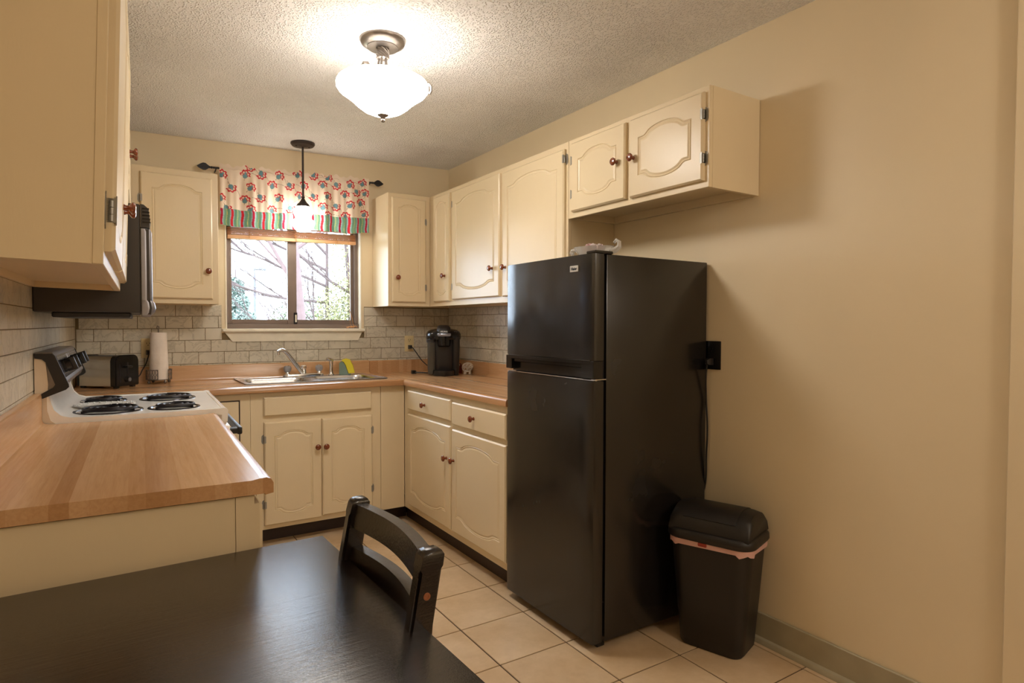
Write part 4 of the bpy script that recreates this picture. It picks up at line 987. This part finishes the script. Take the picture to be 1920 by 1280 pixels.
# local: -y front
def xs(a, b, r, z, cy=0): return [(x, y+cy, z) for x, y in rrect(a, b, r, 6)]
bm = B(); loft(bm, [xs(.150, .18, .05, .0, .02), xs(.162, .19, .055, .012, .02), xs(.172, .20, .06, .10, .02), xs(.180, .205, .06, .235, .02), xs(.180, .205, .06, .26, .02)]); obj('body', bm, 'black', t, smooth=50)
bm = B()
for sx in (-1,): loft(bm, [[(x+sx*.083, y+.0, z) for x, y in rrect(.052*k, .17*k, .022, 6)] for k, z in ((.92, .012), (1, .05), (1.05, .225))])
obj('water_tank', bm, 'tank', t, smooth=50)
bm = B(); loft(bm, [[(x-.086, y, z) for x, y in rrect(.060, .185, .026, 6)] for z in (.226, .245)]); obj('tank_lid', bm, 'mw', t, smooth=50)
bm = B(); loft(bm, [[(x+.082, y, z) for x, y in rrect(.050*k, .18*k, .022, 6)] for k, z in ((.80, .0), (.9, .05), (1.06, .262))]); obj('side_housing', bm, 'black', t, smooth=50)
bm = B(); L = []
for k, z, dy in ((1.0, .245, 0), (1.03, .262, 0), (1.02, .282, .0), (.94, .300, .004), (.78, .312, .008), (.5, .318, .012)): L.append(xs(.232*k, .235*k, .085*k, z, .01+dy))
loft(bm, L); hd = obj('head', bm, 'black_gloss', t, smooth=50)
bm = B(); lathe(bm, [(.036, .198), (.044, .205), (.047, .250), (.047, .268)], 28, Matrix.Translation((0, -.075, 0))); obj('brew_nozzle', bm, 'black_gloss', t)
bm = B(); L = []
for k, z in ((1, .268), (1.03, .274), (1.03, .282), (.97, .288)): L.append([(x, y-.062, z) for x, y in rrect(.116*k, .115*k, .045*k, 8)])
loft(bm, L); obj('silver_collar', bm, 'silver', hd, smooth=50, label='silver collar under the lid handle')
bm = B(); L = []
for k, z, dy in ((1, .286, 0), (.98, .306, .004), (.88, .328, .012), (.70, .340, .018), (.4, .344, .022)): L.append([(x, y-.045+dy, z) for x, y in rrect(.100*k, .125*k, .035*k, 8)])
loft(bm, L); lh = obj('lid_handle', bm, 'black', hd, smooth=50)
text('lettering', 'KEURIG', .0135, 'white_ink', lh, (0, -.1085, .299), (math.radians(72), 0, 0), bold=.0003)
bm = B(); 
for k in range(3): box(bm, .068+.014*k, .076+.014*k, -.094+.010*k, -.089+.010*k, .2965, .2995, .001)
for k in range(2): box(bm, .074+.014*k, .080+.014*k, -.070+.010*k, -.066+.010*k, .3025, .305, .001)
obj('button', bm, 'silver', hd)
bm = B(); lathe(bm, [(.072, 0), (.076, .004), (.076, .036), (.070, .040), (.064, .040), (.062, .036), (0, .036)], 36, Matrix.Translation((0, -.066, 0)) @ Matrix.Diagonal((1, .86, 1, 1))); obj('drip_tray', bm, 'black_gloss', t)

# cream ceramic openwork trinket
t = thing('ceramic_basket', 'small cream ceramic openwork basket right of the coffee maker', 'basket', (2.312, -.435, ZC), math.radians(-40))
bm = B()
for yy in (-.022, .022):
    tube(bm, [(.034*math.cos(2*PI*k/20), yy, .047+.030*math.sin(2*PI*k/20)) for k in range(20)], .0036, 6, True)
    tube(bm, [(-.036, yy, .050), (-.015, yy, .045), (.015, yy, .045), (.036, yy, .050)], .003, 6)
    for a, b in (((-.026, .068), (.010, .024)), ((-.008, .074), (.026, .032)), ((.026, .066), (-.010, .022)), ((.006, .075), (-.027, .032))): tube(bm, [(a[0], yy, a[1]), (b[0], yy, b[1])], .0024, 6)
for k in range(10): a = 2*PI*k/10; tube(bm, [(.034*math.cos(a), -.022, .047+.030*math.sin(a)), (.034*math.cos(a), .022, .047+.030*math.sin(a))], .0024, 6)
obj('lattice', bm, 'ceramic', t)
for sx in (-.018, .018):
    for yy in (-.018, .018): bm = B(); lathe(bm, [(.0075, 0), (.006, .008), (.005, .020)], 10, Matrix.Translation((sx, yy, 0))); obj('foot', bm, 'ceramic', t)
t = thing('clay_figurine', 'small red-brown glazed figurine behind the cream ceramic basket', 'figurine', (2.29, -.355, ZC))
bm = B(); lathe(bm, [(.020, 0), (.022, .01), (.018, .035), (.022, .05), (.014, .065), (.008, .072), (0, .074)], 16); obj('figure_body', bm, 'red_clay', t, smooth=60)
bm = B(); bmesh.ops.create_uvsphere(bm, u_segments=10, v_segments=8, radius=.009, matrix=Matrix.Translation((-.012, -.012, .06))); obj('figure_head', bm, 'ceramic', t)

# ------------------------------------------------------------------ outdoors
bm = B(); box(bm, -40, 60, .4, 90, -.7, -.6); o = struct(obj('ground', bm, 'lawn'))
def leaves(bm, c, rad, n_, size, flat=1.0):
    for _ in range(n_):
        while True:
            p = Vector((random.uniform(-1, 1), random.uniform(-1, 1), random.uniform(-1, 1)))
            if p.length < 1: break
        p = Vector((c[0]+p.x*rad[0], c[1]+p.y*rad[1], c[2]+p.z*rad[2]))
        a = Vector((random.uniform(-1, 1), random.uniform(-1, 1), random.uniform(-1, 1))).normalized(); b = a.orthogonal().normalized()*size*.5; a = a*size
        vs = [bm.verts.new(p+q) for q in (a, b, -a, -b)]; bm.faces.new(vs)
def twigs(bm, p, d, length, r, depth, spread=.5):
    r *= 1.0; pts = [p]; q = Vector(p); dd = Vector(d).normalized()
    for k in range(4): dd = (dd+Vector((random.uniform(-.15, .15), random.uniform(-.15, .15), random.uniform(-.08, .14)))).normalized(); q = q+dd*length/4; pts.append(q.copy())
    tube(bm, pts, [r, r*.9, r*.8, r*.65, r*.5], 5)
    if depth > 0:
        for k in (1, 2, 3, 4):
            for _ in range(1 if k < 4 else 2):
                nd = (dd+Vector((random.uniform(-1, 1), random.uniform(-1, 1), random.uniform(-.5, .9)))*spread).normalized(); twigs(bm, pts[k], nd, length*.62, r*.5, depth-1, spread)
def tree(name, label, loc, trunk, crown_mat, clusters, bark='bark', size=.05):
    t = thing(name, label, 'tree', loc, 0, None)
    bm = B(); trunk(bm); obj('trunk', bm, bark, t)
    if clusters:
        bm = B()
        for c, rad, n_ in clusters: leaves(bm, c, rad, n_, size)
        f_ = obj('foliage', bm, crown_mat, t, smooth=0); f_['kind'] = 'stuff'
random.seed(11)
tree('bare_tree', 'bare pale-barked tree leaning close outside the window, at its middle', (2.20, 3.0, -.6), lambda bm: (tube(bm, [(-.02, 0, 0), (-.16, 0, 1.6), (-.30, 0, 3.2), (-.40, .1, 4.6)], [.10, .055, .045, .03], 10), twigs(bm, Vector((-.20, 0, 2.2)), (-.4, .3, .75), 1.4, .026, 3), twigs(bm, Vector((-.28, 0, 3.0)), (-.8, .2, -.1), 1.5, .026, 3), twigs(bm, Vector((-.26, 0, 2.7)), (.7, .3, .5), 1.2, .024, 3)), 'leaf_y', None, 'bark_pink')
tree('leafy_tree', 'yellow-green budding tree filling the right window pane', (3.30, 5.2, -.6), lambda bm: (tube(bm, [(0, 0, 0), (.03, 0, 1.5), (-.05, 0, 3), (-.2, 0, 4.5)], [.05, .04, .03, .02], 8), *[twigs(bm, Vector((0, 0, .6+.35*k)), (random.uniform(-1, 1), random.uniform(-.5, .5), .7), 1.3, .026, 3) for k in range(8)]), 'leaf_y', [((.05, 0, 1.9), (.60, .5, .75), 6500), ((-.1, .2, 1.3), (.7, .5, .6), 4000), ((.15, 0, 2.9), (.5, .4, .6), 1500)], size=.026)
tree('evergreen', 'blue-green conifer seen at the left edge of the window', (2.30, 9.5, -.6), lambda bm: tube(bm, [(0, 0, 0), (0, 0, 3.0)], [.1, .01], 8), 'needle', [((0, 0, .5+.3*k), (.95-.11*k, .95-.11*k, .22), 1100) for k in range(8)], size=.045)
tree('shrub', 'pale green shrub low in the left window pane', (3.2, 6.2, -.6), lambda bm: [twigs(bm, Vector((0, 0, 0)), (random.uniform(-.5, .5), random.uniform(-.5, .5), 1), 1.2, .018, 3) for k in range(3)], 'leaf_g', [((-.2, 0, 1.5), (.6, .5, .9), 1500), ((-.5, .2, 1.8), (.35, .3, .5), 600)], size=.035)
tree('shrub', 'thin grey-green shrub behind the street lamp', (4.1, 7.6, -.6), lambda bm: [twigs(bm, Vector((0, 0, 0)), (random.uniform(-.5, .5), random.uniform(-.5, .5), 1), 1.5, .018, 3) for k in range(3)], 'leaf_g', [((0, 0, 1.5), (.8, .5, .8), 1500)], size=.035)
tree('bare_tree', 'slender bare tree with arching twigs across the left window pane', (3.0, 5.4, -.6), lambda bm: [twigs(bm, Vector((0, 0, 2.2+.25*k)), (-.9, 0, .1+.2*k), 1.3, .024, 3, .35) for k in range(4)] + [tube(bm, [(0, 0, 0), (0, 0, 3.4)], [.05, .02], 8)], 'leaf_y', None)
t = thing('street_lamp', 'grey street lamp with a flat head outside, in the left window pane', 'street lamp', (3.47, 14, -.6))
bm = B(); tube(bm, [(0, 0, 0), (0, 0, 3.42)], .035, 10); obj('pole', bm, 'lamp_metal', t)
bm = B(); box(bm, -.03, .30, -.06, .06, 3.36, 3.44, .02); obj('lamp_head', bm, 'lamp_metal', t)
